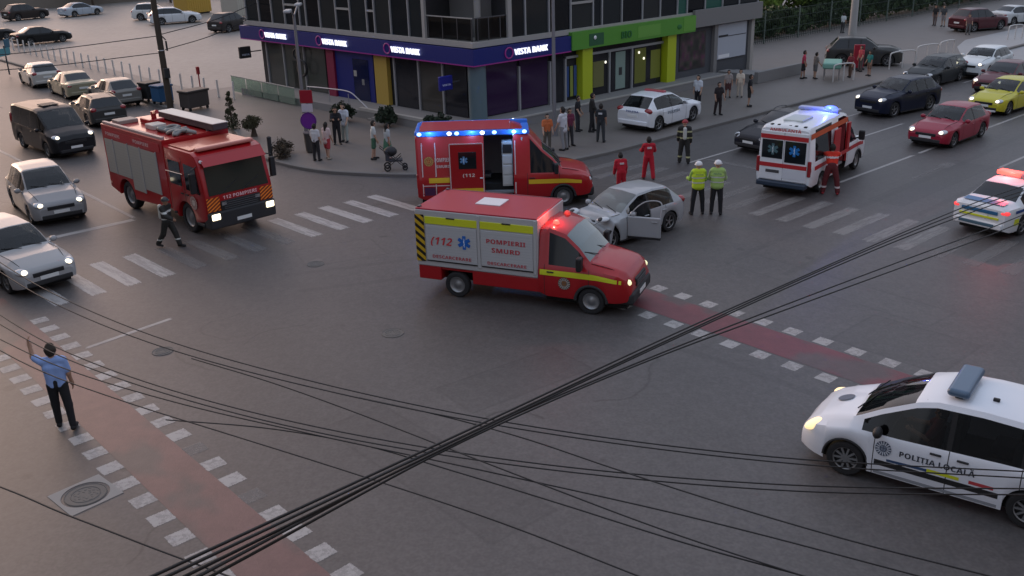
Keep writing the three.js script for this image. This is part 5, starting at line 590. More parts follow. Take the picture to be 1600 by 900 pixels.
  for (const [z, l, c] of [[-127, 'long beige boundary wall beyond the car park', [0.2, 0.17, 0.14]]]) { const w = thing('boundary_wall', l, 'wall', [60, 0.12, z]); part(w, 'wall_face', box(-60, 40, 0, 2.2, -0.15, 0.15), mat(c, 0.85)); part(w, 'coping', box(-60, 40, 2.2, 2.3, -0.2, 0.2), mat([0.25, 0.22, 0.2], 0.85)); }
}
// ---------------------------------------------------------------- containers, bins, posts, poles, signs
function container(label, name, pos, turn, w, h, d, c) { const t = thing(name, label, 'container', pos, turn); const m = mat(c, 0.6), L = []; part(t, 'shell', rbox(-w / 2, w / 2, 0.15, h, -d / 2, d / 2, 0.04), m); for (let x = -w / 2 + 0.2; x < w / 2 - 0.1; x += 0.3) L.push(box(x, x + 0.14, 0.3, h - 0.15, d / 2, d / 2 + 0.03)); part(t, 'ribs', L, m).userData.kind = 'stuff'; part(t, 'skid', [box(-w / 2 + 0.1, w / 2 - 0.1, 0, 0.15, -d / 2 + 0.2, d / 2 - 0.2)], M.trim); part(t, 'door', rbox(-w / 2 - 0.03, -w / 2, 0.25, h - 0.1, -d / 2 + 0.1, d / 2 - 0.1, 0.01), mat(c.map((v) => v * 0.85), 0.6)); }
container('large beige container behind the dark grey SUV in the car park', 'beige_container', [49.5, 0.126, -95.5], 0.3, 5, 2.5, 2.4, [0.42, 0.39, 0.33]); container('yellow container behind the white estate car', 'yellow_container', [47.0, 0.126, -103], 0.3, 3.2, 2.8, 2.2, [0.45, 0.28, 0.04]);
{
  const N = 27, P = [[24.66, -50.42], [24.28, -52.46], [24.0, -57.61], [23.87, -63.16], [23.7, -72], [23.63, -86]]; let acc = [0]; for (let i = 1; i < P.length; i++) acc.push(acc[i - 1] + Math.hypot(P[i][0] - P[i - 1][0], P[i][1] - P[i - 1][1]));
  const g1 = merge([at(cyl(0.055, 0.95, 'y', 8), 0, 0.475, 0), at(cyl(0.06, 0.04, 'y', 8), 0, 0.02, 0), ell(0.045, 0.03, 0.045, 0, 0.95, 0, 8)]), m1 = mat([0.62, 0.58, 0.54], 0.6);
  for (let i = 0; i < N; i++) { const s = acc[acc.length - 1] * i / (N - 1), K = acc.map((a, k) => [a, P[k][0]]), K2 = acc.map((a, k) => [a, P[k][1]]); const t = thing('bollard', 'slim pale bollard in the row along the edge of the car park', 'bollard', [lerpK(K, s), 0.12, lerpK(K2, s)], 0, 'pale bollards along the car park'); part(t, 'post', g1, m1); t.rotation.z = rr(-0.03, 0.03); }
  const rp = thing('red_post', 'red post with a small head among the pale bollards', 'post', [24.85, 0.12, -55.0]); part(rp, 'pole', at(cyl(0.04, 1.0, 'y', 8), 0, 0.5, 0), mat([0.3, 0.03, 0.035], 0.6)); part(rp, 'head', rbox(-0.08, 0.08, 0.9, 1.35, -0.1, 0.1, 0.03), mat([0.28, 0.015, 0.02], 0.5));
  // wooden power pole with cables
  const pp = thing('power_pole', 'tall wooden power pole beside the parked cars', 'pole', [20.84, 0.12, -50.11]); const wood = mat([0.06, 0.045, 0.032], 0.85); part(pp, 'shaft', bar(V(0, 0, 0), V(-0.05, 9.2, 0), 0.17, 12, 0.13), wood); part(pp, 'crossarm', box(-0.8, 0.8, 8.6, 8.72, -0.06, 0.06), wood); for (const x of [-0.7, 0, 0.7]) part(pp, 'insulator', at(cyl(0.05, 0.18, 'y', 8), x, 8.8, 0), M.white); part(pp, 'lamp_bracket', [bar(V(0.05, 3.9, 0), V(0.28, 3.6, 0.05), 0.03), at(cyl(0.05, 0.5, 'y', 8), 0.28, 3.3, 0.05)], M.trim); part(pp, 'meter_box', rbox(-0.16, 0.14, 1.7, 2.2, 0.12, 0.32, 0.03), M.trim); part(pp, 'clamp', [at(new THREE.TorusGeometry(0.16, 0.03, 6, 14).rotateX(Math.PI / 2), 0, 3.1, 0)], M.steel);
  for (const [a, b, l] of [[[20.84, 4.0, -50.11], [28.2, 5.2, -52], 'cable from the power pole to the bank building, upper'], [[20.84, 3.2, -50.11], [28.2, 4.3, -53], 'cable from the power pole to the bank building, lower'], [[20.84, 3.95, -50.11], [9, 3.4, -56.5], 'cable from the power pole to the left edge, upper'], [[20.84, 3.1, -50.11], [9, 2.9, -55], 'cable from the power pole to the left edge, lower']]) { const A = V(...a), B = V(...b), m = A.clone().lerp(B, 0.5); m.y -= 0.2; const c = part(scene, numbered('cable'), polyTube([A, m, B], 0.022, 5, 20), M.trim); c.userData = { label: l, category: 'cable', group: 'cables on the power pole' }; }
  // lamp posts
  const post = mat([0.22, 0.22, 0.23], 0.5, { metalness: 0.4 }); function lampPost(label, x, z, h, turn, arm) { const t = thing('street_lamp', label, 'street lamp', [x, 0.12, z], turn); part(t, 'base', at(cyl(0.14, 0.5, 'y', 12), 0, 0.25, 0), post); part(t, 'pole', bar(V(0, 0, 0), V(0, h, 0), 0.09, 10, 0.06), post); for (const s of arm) { part(t, 'arm', bar(V(0, h - 0.1, 0), V(s * 1.3, h + 0.25, 0), 0.035), post); part(t, 'lantern', rbox(s > 0 ? 1.2 : -1.9, s > 0 ? 1.9 : -1.2, h + 0.2, h + 0.32, -0.14, 0.14, 0.05), mat([0.4, 0.4, 0.4], 0.5)); } }
  lampPost('street lamp with two arms in front of the bank windows', 21.6, -37.63, 5.5, 0.9, [1, -0.6]); lampPost('plain grey lamp pole at the corner of the bank', 29.7, -30.2, 7.6, 0.2, [1]);
  const cp = thing('concrete_pole', 'pale concrete pole behind the dark SUV on the pavement', 'pole', [63.78, 0.12, -35.26]); part(cp, 'shaft', bar(V(0, 0, 0), V(0, 8.5, 0), 0.27, 12, 0.2), mat([0.34, 0.34, 0.33], 0.8)); part(cp, 'collar', at(cyl(0.3, 0.3, 'y', 12), 0, 0.15, 0), M.dsteel);
  const ds = thing('direction_sign', 'turquoise street sign on a thin post at the left edge', 'sign', [19.1, 0.12, -71.6], 0.7); part(ds, 'post', at(cyl(0.05, 1.9, 'y', 8), 0, 0.95, 0), M.dsteel); part(ds, 'panel', rbox(-0.75, 0.55, 1.25, 1.75, -0.03, 0.03, 0.02), mat([0.06, 0.24, 0.28], 0.5)); part(ds, 'panel', rbox(0.1, 0.65, 1.75, 2.3, -0.03, 0.03, 0.02), mat([0.02, 0.1, 0.16], 0.5));
  const tr = thing('sign_post', 'post with red square, white plate and purple disc outside the bank', 'sign', [21.06, 0.12, -36.4], -0.9); part(tr, 'post', at(cyl(0.04, 2.5, 'y', 8), 0, 1.25, -0.06), M.dsteel); part(tr, 'red_square', rbox(-0.28, 0.28, 1.95, 2.5, -0.02, 0.02, 0.01), mat([0.3, 0.006, 0.02], 0.5)); part(tr, 'white_plate', rbox(-0.24, 0.24, 1.58, 1.92, -0.02, 0.02, 0.01), mat([0.55, 0.5, 0.55], 0.5)); part(tr, 'purple_disc', at(cyl(0.36, 0.04, 'z', 24), 0, 1.2, 0), mat([0.15, 0.02, 0.26], 0.5)); part(tr, 'purple_disc_rim', at(new THREE.TorusGeometry(0.34, 0.025, 6, 24), 0, 1.2, 0.01), mat([0.08, 0.01, 0.16], 0.5));
  const wb = thing('waste_bin', 'dark slatted waste bin beside the sign post with the purple disc', 'waste bin', [20.7, 0.12, -35.75]); part(wb, 'shell', at(cyl(0.24, 0.75, 'y', 12, 0.28), 0, 0.42, 0), mat([0.05, 0.045, 0.042], 0.7)); part(wb, 'lid', at(cyl(0.3, 0.06, 'y', 12), 0, 0.83, 0), M.dsteel);
  const kp = thing('kerb_post', 'short dark post at the kerb right of the fire engine', 'post', [18.95, 0.12, -36.1]); part(kp, 'shaft', at(cyl(0.09, 0.85, 'y', 10), 0, 0.42, 0), M.trim); part(kp, 'cap', ell(0.1, 0.07, 0.1, 0, 0.86, 0, 10), M.trim);
  function bin(label, x, z, c, s) { const t = thing('wheeled_bin', label, 'waste bin', [x, 0.12, z], 0.2, 'large waste bins by the power pole'); part(t, 'tub', rbox(-0.55 * s, 0.55 * s, 0.15, 0.95, -0.4, 0.4, 0.06), mat(c, 0.6)); part(t, 'lid', rbox(-0.6 * s, 0.6 * s, 0.93, 1.05, -0.45, 0.45, 0.05), mat(c.map((v) => v * 0.8), 0.6)); for (const [x, z] of [[-0.45, -0.3], [0.45, -0.3], [-0.45, 0.3], [0.45, 0.3]]) part(t, 'castor', at(cyl(0.08, 0.06, 'z', 10), x * s, 0.08, z), M.rubber); }
  bin('blue waste bin left of the power pole', 21.4, -52.3, [0.02, 0.09, 0.2], 0.8); bin('black waste bin left of the blue bin', 21.35, -53.8, [0.015, 0.017, 0.018], 0.8); bin('wide brown waste container right of the power pole', 21.85, -49.3, [0.06, 0.05, 0.045], 1.2);
  // white barrier rails on the right-hand pavement
  const wm = mat([0.55, 0.54, 0.52], 0.5); function barrier(label, a, b) { const t = thing('pavement_barrier', label, 'barrier', [a[0], 0.12, a[1]], 0, 'white tube barriers on the pavement'); const d = V(b[0] - a[0], 0, b[1] - a[1]); part(t, 'rail', polyTube([V(0, 0, 0), V(0, 0.8, 0), V(0.05, 0.9, 0), d.clone().setY(0.9).addScaledVector(d, -0.03), d.clone().setY(0.8), d.clone()], 0.04, 6, 40), wm); part(t, 'post', bar(d.clone().multiplyScalar(0.5), d.clone().multiplyScalar(0.5).setY(0.9), 0.035), wm); }
  barrier('white tube barrier nearest the navy SUV', [55.3, -28.0], [57.4, -27.5]); barrier('white tube barrier between the parked dark SUV and the white SUV', [58.8, -28.1], [60.8, -27.7]); barrier('white tube barrier at the left end of the light apron', [61.4, -27.9], [63.2, -27.8]); barrier('white tube barrier in front of the silver saloon, top right', [72.2, -28.1], [73.6, -27.7]); barrier('white tube barrier under the turquoise table', [49.4, -28.2], [50.7, -27.7]);
  const gt = thing('stall_table', 'turquoise covered stall table among the bystanders', 'table', [50.6, 0.12, -29.0], 0.5); part(gt, 'cover', rbox(-0.95, 0.95, 0.62, 0.95, -0.5, 0.5, 0.1, 3), mat([0.2, 0.4, 0.32], 0.7)); for (const [x, z] of [[-0.8, -0.4], [0.8, -0.4], [-0.8, 0.4], [0.8, 0.4]]) part(gt, 'leg', bar(V(x, 0, z), V(x, 0.7, z), 0.03), M.steel);
  const rs = thing('advert_totem', 'red standing advert panel in front of the dark SUV', 'sign', [54.2, 0.12, -29.4], -0.9); part(rs, 'panel', rbox(-0.3, 0.3, 0.1, 1.45, -0.08, 0.08, 0.03), mat([0.32, 0.01, 0.03], 0.5)); part(rs, 'foot', rbox(-0.35, 0.35, 0, 0.1, -0.2, 0.2, 0.02), M.trim);
  const st = thing('pushchair', 'black pushchair on the pavement left of the red fire ambulance', 'pushchair', [21.3, 0.12, -30.55], -0.6); for (const [x, z, r] of [[-0.3, -0.24, 0.14], [-0.3, 0.24, 0.14], [0.38, -0.2, 0.11], [0.38, 0.2, 0.11]]) part(st, 'wheel', at(new THREE.TorusGeometry(r - 0.03, 0.03, 6, 16), x, r, z), M.rubber); part(st, 'frame', [bar(V(-0.3, 0.14, -0.22), V(0.25, 0.6, -0.2), 0.015), bar(V(-0.3, 0.14, 0.22), V(0.25, 0.6, 0.2), 0.015), bar(V(0.38, 0.11, -0.2), V(-0.55, 0.95, -0.2), 0.015), bar(V(0.38, 0.11, 0.2), V(-0.55, 0.95, 0.2), 0.015), bar(V(-0.55, 0.95, -0.22), V(-0.55, 0.95, 0.22), 0.02)], M.black); part(st, 'seat', [rbox(-0.25, 0.3, 0.36, 0.44, -0.19, 0.19, 0.03), rbox(-0.36, -0.2, 0.4, 0.82, -0.19, 0.19, 0.03)], M.seat); part(st, 'hood', ell(0.26, 0.2, 0.22, -0.15, 0.74, 0, 12), M.black);
}

// ---------------------------------------------------------------- apartment blocks around the junction, outside the picture: they shade and are mirrored in paint and glass
function block(label, x0, x1, z0, z1, h, c, faces) {
  const t = thing('apartment_block', label, 'building', [0, 0, 0], 0, 'apartment blocks around the junction'); part(t, 'wall', box(x0, x1, 0, h, z0, z1), mat(c, 0.85)); part(t, 'parapet', box(x0 - 0.2, x1 + 0.2, h, h + 0.5, z0 - 0.2, z1 + 0.2), mat(c.map((v) => v * 0.8), 0.85));
  for (const f of faces) for (let y = 1.0; y < h - 2; y += 3) { const a0 = f === 'z-' ? x0 : z0, a1 = f === 'z-' ? x1 : z1; for (let a = a0 + 1.2; a < a1 - 2; a += 3.2) part(t, 'window', f === 'z-' ? box(a, a + 1.6, y, y + 1.5, z0 - 0.05, z0 + 0.02) : f === 'x+' ? box(x1 - 0.02, x1 + 0.05, y, y + 1.5, a, a + 1.6) : box(x0 - 0.05, x0 + 0.02, y, y + 1.5, a, a + 1.6), M.glass); }
}
block('beige apartment block behind the viewpoint', -26, 9.5, 3.2, 16, 16, [0.3, 0.26, 0.22], ['z-']);
block('grey apartment block on the near side of the right-hand road', 25, 70, 4, 16, 15, [0.26, 0.25, 0.24], ['z-', 'x-']);
block('brown apartment block along the left side of the left street', -20, -5, -190, -16, 14, [0.27, 0.22, 0.18], ['x+']);

// ---------------------------------------------------------------- people
function sdfMesh(caps, k, cell) { // smooth union of tapered capsules, meshed with surface nets
  let lo = [1e9, 1e9, 1e9], hi = [-1e9, -1e9, -1e9];
  for (const [a, ra, b, rb] of caps) for (let i = 0; i < 3; i++) { lo[i] = Math.min(lo[i], a[i] - ra, b[i] - rb); hi[i] = Math.max(hi[i], a[i] + ra, b[i] + rb); }
  const pad = cell * 3 + k * 0.3; lo = lo.map((v) => v - pad); const n = hi.map((v, i) => Math.ceil((v + pad - lo[i]) / cell) + 1), [nx, ny, nz] = n, F = new Float32Array(nx * ny * nz).fill(9), mg = k + cell * 2.5;
  for (const [a, ra, b, rb] of caps) {
    const R = Math.max(ra, rb) + mg, i0 = [], i1 = []; for (let i = 0; i < 3; i++) { i0[i] = Math.max(0, Math.floor((Math.min(a[i], b[i]) - R - lo[i]) / cell)); i1[i] = Math.min(n[i] - 1, Math.ceil((Math.max(a[i], b[i]) + R - lo[i]) / cell)); }
    const dx = b[0] - a[0], dy = b[1] - a[1], dz = b[2] - a[2], dd = dx * dx + dy * dy + dz * dz || 1e-9;
    for (let z = i0[2]; z <= i1[2]; z++) for (let y = i0[1]; y <= i1[1]; y++) for (let x = i0[0]; x <= i1[0]; x++) {
      const px = lo[0] + x * cell - a[0], py = lo[1] + y * cell - a[1], pz = lo[2] + z * cell - a[2]; let t = (px * dx + py * dy + pz * dz) / dd; t = t < 0 ? 0 : t > 1 ? 1 : t;
      const d = Math.hypot(px - t * dx, py - t * dy, pz - t * dz) - (ra + (rb - ra) * t), o = (z * ny + y) * nx + x, f = F[o], h = Math.max(k - Math.abs(f - d), 0) / k; F[o] = Math.min(f, d) - h * h * k * 0.25;
    }
  }
  const id = new Int32Array(nx * ny * nz).fill(-1), P = [], I = [];
  for (let z = 0; z < nz - 1; z++) for (let y = 0; y < ny - 1; y++) for (let x = 0; x < nx - 1; x++) {
    let c = 0, sx = 0, sy = 0, sz = 0, m = 0; const v = [];
    for (let q = 0; q < 8; q++) { const f = F[((z + (q >> 2 & 1)) * ny + y + (q >> 1 & 1)) * nx + x + (q & 1)]; v.push(f); if (f < 0) m |= 1 << q; }
    if (m === 0 || m === 255) continue;
    for (let q = 0; q < 8; q++) for (const bit of [1, 2, 4]) if (!(q & bit)) { const r = q | bit; if ((v[q] < 0) !== (v[r] < 0)) { const t = v[q] / (v[q] - v[r]); sx += (q & 1) + (bit === 1 ? t : 0); sy += (q >> 1 & 1) + (bit === 2 ? t : 0); sz += (q >> 2 & 1) + (bit === 4 ? t : 0); c++; } }
    id[(z * ny + y) * nx + x] = P.length / 3; P.push(lo[0] + (x + sx / c) * cell, lo[1] + (y + sy / c) * cell, lo[2] + (z + sz / c) * cell);
  }
  const S = [1, nx, nx * ny];
  for (let z = 1; z < nz - 1; z++) for (let y = 1; y < ny - 1; y++) for (let x = 1; x < nx - 1; x++) { const o = (z * ny + y) * nx + x; for (let ax = 0; ax < 3; ax++) { const a = F[o] < 0, b = F[o + S[ax]] < 0; if (a === b) continue; const u = S[(ax + 1) % 3], w = S[(ax + 2) % 3], q = [id[o], id[o - u], id[o - u - w], id[o - w]]; if (q.some((e) => e < 0)) continue; a ? I.push(q[0], q[1], q[2], q[0], q[2], q[3]) : I.push(q[0], q[2], q[1], q[0], q[3], q[2]); } }
  const g = new THREE.BufferGeometry(); g.setAttribute('position', new THREE.Float32BufferAttribute(P, 3)); g.setIndex(I); g.computeVertexNormals(); return g;
}
function bandOf(g, test, off) { const s = g.toNonIndexed(), p = s.attributes.position, n = s.attributes.normal, o = []; for (let i = 0; i < p.count; i += 3) { let ok = true; for (let j = 0; j < 3; j++) if (!test(p.getX(i + j), p.getY(i + j), p.getZ(i + j))) ok = false; if (ok) for (let j = 0; j < 3; j++) o.push(p.getX(i + j) + n.getX(i + j) * off, p.getY(i + j) + n.getY(i + j) * off, p.getZ(i + j) + n.getZ(i + j) * off); } const r = new THREE.BufferGeometry(); r.setAttribute('position', new THREE.Float32BufferAttribute(o, 3)); r.computeVertexNormals(); return r; }
const skins = [[0.42, 0.25, 0.17], [0.36, 0.2, 0.13], [0.46, 0.29, 0.2]].map((c) => mat(c, 0.6)), silverBand = mat([0.55, 0.56, 0.52], 0.4), clothMats = new Map(), cloth = (c) => { const k = c.join(); if (!clothMats.has(k)) clothMats.set(k, mat(c, 0.85)); return clothMats.get(k); };
let pN = 0;
function person(label, x, z, deg, h, o) {
  const { y = 0.12, top = [0.2, 0.2, 0.2], bottom = [0.02, 0.02, 0.025], lean = 0.04, cell = 0.022 } = o, s = h / 1.78, sk = skins[pN++ % 3];
  const t = thing('person', label, 'person', [x, y, z], -deg * Math.PI / 180, o.group ?? 'bystanders and rescuers');
  const add = (a, b, k = 1) => [a[0] + b[0] * k, a[1] + b[1] * k, a[2] + b[2] * k];
  const legs = o.legs ?? [[rr(-0.05, 0.18), rr(0, 0.12)], [rr(-0.15, 0.08), rr(0, 0.12)]], W = o.slim ? 0.9 : 1;
  const dir = (p, a, sd) => [Math.sin(p) * Math.cos(a), -Math.cos(p) * Math.cos(a), sd * Math.sin(a)];
  const J = {}; let minY = 9; const hip = [[0, 0, -0.09], [0, 0, 0.09]];
  J.leg = [0, 1].map((i) => { const sd = i ? 1 : -1, [p, kn, ab = 0.05] = legs[i], kp = add(hip[i], dir(p, ab, sd), 0.43), an = add(kp, dir(p - kn, ab * 0.5, sd), 0.42), toe = add(an, [0.17, o.sit ? -0.03 : -0.035, sd * 0.03]); minY = Math.min(minY, an[1] - 0.085); return [hip[i], kp, an, toe]; });
  const py = o.hipY ? o.hipY / s : -minY, up = (v) => [v[0], v[1] + py, v[2]]; J.leg = J.leg.map((l) => l.map(up));
  const sp = [Math.sin(lean), Math.cos(lean), 0], P = [0, py + 0.02, 0], belly = add(P, sp, 0.16), chest = add(P, sp, 0.33), shc = add(P, sp, 0.47), neck = add(P, sp, 0.53), hd = add(add(P, sp, 0.66), [o.nod ?? 0.02, 0, 0]), crown = add(hd, [0.0, 0.075, 0]);
  const arms = o.arms ?? [[rr(-0.1, 0.3), 0.14, rr(0.1, 0.5)], [rr(-0.1, 0.3), 0.14, rr(0.1, 0.5)]];
  J.arm = [0, 1].map((i) => { const sd = i ? 1 : -1, [p, a, e, b] = arms[i], sh = add(shc, [0, -0.01, sd * 0.185 * W]), el = add(sh, dir(p, a, sd), 0.29), fd = dir(p + e, b ?? a * 0.4, sd), wr = add(el, fd, 0.25), hand = add(wr, fd, 0.085); return { sh, el, wr, hand, fd, sd }; });
  const sc = (c) => c.map(([a, ra, b, rb]) => [a.map((v) => v * s), ra * s, b.map((v) => v * s), rb * s]);
  const torso = (r) => { const L = []; for (const q of [-0.065, 0.065]) { L.push([add(P, [0, 0, q * W]), 0.105 + r, add(belly, [0, 0, q * W]), 0.098 + r], [add(belly, [0, 0, q * W]), 0.098 + r, add(chest, [0, 0, q * 1.3 * W]), 0.108 + r]); } L.push([add(shc, [0, 0, -0.13 * W]), 0.07 + r, add(shc, [0, 0, 0.13 * W]), 0.07 + r]); return L; };
  const arm = (a, r, long) => (long ? [[a.sh, 0.056 + r, a.el, 0.046 + r], [a.el, 0.046 + r, a.wr, 0.034 + r * 1.1]] : [[a.sh, 0.056 + r, add(a.sh, [(a.el[0] - a.sh[0]) * 0.72, (a.el[1] - a.sh[1]) * 0.72, (a.el[2] - a.sh[2]) * 0.72]), 0.052 + r * 1.3]]);
  const leg = (l, r, long) => (long ? [[l[0], 0.09 + r, l[1], 0.062 + r], [l[1], 0.062 + r, add(l[2], [0, 0.02, 0]), 0.045 + r * 1.3]] : [[l[0], 0.09 + r, add(l[0], [(l[1][0] - l[0][0]) * 0.85, (l[1][1] - l[0][1]) * 0.85, (l[1][2] - l[0][2]) * 0.85]), 0.075 + r * 1.3]]);
  // skin: one continuous body
  const head = [[add(hd, [0.01, -0.06, 0]), 0.062, add(hd, [-0.005, 0.035, 0]), 0.094], [add(hd, [-0.02, 0.02, 0]), 0.09, crown, 0.062], [add(hd, [0.085, -0.01, 0]), 0.016, add(hd, [0.1, -0.035, 0]), 0.018], [add(hd, [0.05, -0.075, 0]), 0.035, add(hd, [0.065, -0.085, 0]), 0.028], [add(hd, [0, -0.01, -0.092]), 0.018, add(hd, [-0.01, 0.02, -0.094]), 0.02], [add(hd, [0, -0.01, 0.092]), 0.018, add(hd, [-0.01, 0.02, 0.094]), 0.02]];
  const bodyG = [sdfMesh(sc([...torso(-0.012), [neck, 0.056, add(hd, [-0.015, -0.03, 0]), 0.056], ...J.arm.flatMap((a) => [...arm(a, 0, true), [a.wr, 0.032, add(a.wr, a.fd, 0.03), 0.03]]), ...J.leg.flatMap((l) => leg(l, -0.004, true))]), 0.035 * s, cell), sdfMesh(sc(head), 0.02 * s, Math.min(cell, 0.013))];
  for (const a of J.arm) { const f = V(...a.fd), side = V(0, 0, 1).cross(f).normalize(), nrm = f.clone().cross(side).normalize(), pt = (u, v, w) => { const r = V(...a.wr).addScaledVector(f, u).addScaledVector(side, v).addScaledVector(nrm, w * a.sd); return [r.x, r.y, r.z]; }; const c = [[pt(0.01, 0, 0), 0.026, pt(0.075, 0.012, 0), 0.02], [pt(0.01, 0, 0), 0.024, pt(0.075, -0.016, 0), 0.019]]; [[-0.03, 0.062], [-0.011, 0.072], [0.008, 0.068], [0.027, 0.052]].forEach(([v, l]) => { c.push([pt(0.075, v, 0), 0.0105, pt(0.075 + l * 0.55, v * 1.1, -0.008), 0.0095], [pt(0.075 + l * 0.55, v * 1.1, -0.008), 0.0095, pt(0.075 + l * 0.95, v * 1.1, -0.03), 0.0078]); }); c.push([pt(0.02, 0.03, -0.004), 0.013, pt(0.055, 0.055, -0.016), 0.011], [pt(0.055, 0.055, -0.016), 0.011, pt(0.082, 0.06, -0.024), 0.009]); bodyG.push(sdfMesh(sc(c), 0.008 * s, o.glove ? 0.012 : 0.0075)); }
  part(t, 'body', bodyG, sk);
  part(t, 'eyes', [-0.034, 0.034].map((q) => ell(0.009 * s, 0.009 * s, 0.013 * s, (hd[0] + 0.087) * s, (hd[1] + 0.012) * s, q * s, 6)), M.black);
  const tl = o.long ?? false, topG = sdfMesh(sc([...torso(0.014), ...(o.hem ? [[add(P, [0, -0.12, -0.05]), 0.13, add(P, [0, -0.12, 0.05]), 0.13]] : []), ...J.arm.flatMap((a) => arm(a, o.bulky ? 0.03 : 0.016, tl))]), 0.035 * s, cell), topM = part(t, o.topName ?? (tl ? 'jacket' : 'shirt'), topG, cloth(top));
  if (o.skirt) { const g = new THREE.LatheGeometry([[0.12, 0.12], [0.15, 0.02], [0.19, -0.2], [0.215, -0.42], [0.2, -0.42]].map(([r, yy]) => new THREE.Vector2(r * s, (P[1] + yy) * s)), 18); part(t, 'skirt', g, cloth(bottom)); }
  else part(t, o.shorts ? 'shorts' : 'trousers', sdfMesh(sc([[add(P, [0, 0, -0.06]), 0.115, add(P, [0, 0, 0.06]), 0.115], [add(P, [0, 0.08, -0.055]), 0.108, add(P, [0, 0.08, 0.055]), 0.108], ...J.leg.flatMap((l) => leg(l, o.bulky ? 0.028 : 0.014, !o.shorts))]), 0.03 * s, cell), cloth(bottom));
  for (const l of J.leg) part(t, 'shoe', sdfMesh(sc([[add(l[2], [-0.04, -0.03, 0]), 0.05, add(l[3], [0, -0.012, 0]), 0.038]]), 0.01, Math.min(cell, 0.018)), cloth(o.shoes ?? [0.015, 0.015, 0.016]));
  const hc = [hd[0] * s, hd[1] * s, hd[2] * s], hairM = cloth(o.hair ?? [0.018, 0.014, 0.011]);
  if (o.hat) { part(t, o.hat.name, [new THREE.SphereGeometry(0.118 * s, 16, 10, 0, 6.3, 0, 1.65).translate(hc[0], hc[1] + 0.035 * s, 0), at(cyl(0.128 * s, 0.012, 'y', 18), hc[0] + 0.03 * s, hc[1] + 0.03 * s, 0)], mat(o.hat.c, 0.5)); if (o.hat.band) part(t, 'cap_band', new THREE.CylinderGeometry(0.12 * s, 0.12 * s, 0.03, 18, 1, true).translate(hc[0], hc[1] + 0.05 * s, 0), M.black); }
  const hairC = [[add(hd, [-0.024, 0.032, 0]), 0.106, add(crown, [-0.008, 0.008, 0]), 0.08], [add(hd, [-0.035, -0.02, 0]), 0.088, add(hd, [-0.03, 0.03, 0]), 0.1]]; if (o.longHair) hairC.push([add(hd, [-0.06, 0.0, 0]), 0.085, add(hd, [-0.085, -0.22, 0]), 0.06]); if (!o.hat || o.longHair) part(t, 'hair', sdfMesh(sc(hairC), 0.02, 0.014), hairM);
  if (o.vest) { const vg = sdfMesh(sc([...torso(0.034)]), 0.035 * s, cell); const v = part(t, 'high_visibility_vest', vg, cloth(o.vest)); const yb = [P[1] + 0.1, P[1] + 0.26]; for (const b of yb) { const bg = bandOf(vg, (x2, y2) => y2 > b * s && y2 < b * s + 0.065, 0.004); if (bg.attributes.position.count) part(v, 'reflective_band', bg, silverBand); } decalBack(v, o.vestText, chest, s); }
  if (o.bands) { const yb = [P[1] + 0.06, P[1] + 0.3]; for (const b of yb) { const bg = bandOf(topG, (x2, y2) => y2 > b * s && y2 < b * s + 0.07, 0.004); if (bg.attributes.position.count) part(topM, 'reflective_band', bg, o.bandM ?? silverBand); } const tr = t.children.find((c) => c.name === 'trousers'); const bg = bandOf(tr.geometry, (x2, y2) => y2 > 0.24 * s && y2 < 0.32 * s, 0.004); if (bg.attributes.position.count) part(tr, 'reflective_band', bg, o.bandM ?? silverBand); }
  if (o.patch) { const c = add(chest, [-0.135, 0.05, 0]); part(topM, 'back_patch', rbox((c[0] - 0.012) * s, (c[0] + 0.01) * s, (c[1] - 0.04) * s, (c[1] + 0.04) * s, -0.09 * s, 0.09 * s, 0.004), cloth(o.patch)); }
  if (o.tank) { part(t, 'air_tank', [sdfMesh(sc([[add(belly, [-0.2, -0.05, 0]), 0.075, add(shc, [-0.2, 0, 0]), 0.075]]), 0.01, 0.02)], mat([0.5, 0.5, 0.45], 0.4)); }
  if (o.extra) o.extra(t, J, s, { hd, chest, P });
  return t;
}
function decalBack(v, text, chest, s) { if (!text) return; const c = [(chest[0] - 0.152) * s, (chest[1] + 0.075) * s]; decal(v, 'printed_word', 0.26 * s, 0.07 * s, [c[0] - 0.006, c[1], 0], 'b', words(text, '#2c3a6a', { w: 256, h: 72 })); }
const lime3 = [0.4, 0.62, 0.02], blackC = [0.012, 0.012, 0.015], redC = [0.42, 0.006, 0.02], fireC = [0.022, 0.021, 0.018];
person('person in light blue shirt raising one arm, alone on the red cycle lane', 4.68, -18.81, -62, 1.86, { y: 0, top: [0.27, 0.4, 0.72], bottom: blackC, arms: [[1.75, 0.7, 1.2, 0.1], [0.05, 0.14, 0.25]], legs: [[0.12, 0.02, 0.06], [-0.12, 0.04, 0.1]], cell: 0.017, hair: [0.03, 0.022, 0.015] });
person('firefighter in dark suit with pale bands walking beside the fire engine', 11.1, -28.3, 60, 1.68, { y: 0, top: fireC, bottom: fireC, long: true, bulky: true, bands: true, hat: { name: 'helmet', c: [0.05, 0.05, 0.05] }, legs: [[0.4, 0.15], [-0.3, 0.3]], arms: [[-0.5, 0.2, 0.5], [0.6, 0.2, 0.7]], cell: 0.02, topName: 'jacket', tank: true });
person('police officer in bright yellow vest, left of the pair beside the crashed car', 24.75, -18.56, -50, 1.8, { y: 0, top: [0.3, 0.5, 0.08], bottom: blackC, long: true, vest: [0.5, 0.66, 0.03], hat: { name: 'cap', c: [0.7, 0.7, 0.7] }, legs: [[-0.02, 0.02, 0.14], [0.04, 0.02, 0.14]], arms: [[0.45, 0.2, 1.0, 0.1], [0.3, 0.2, 1.1, 0.1]], cell: 0.02, vestText: 'POLIȚIA' });
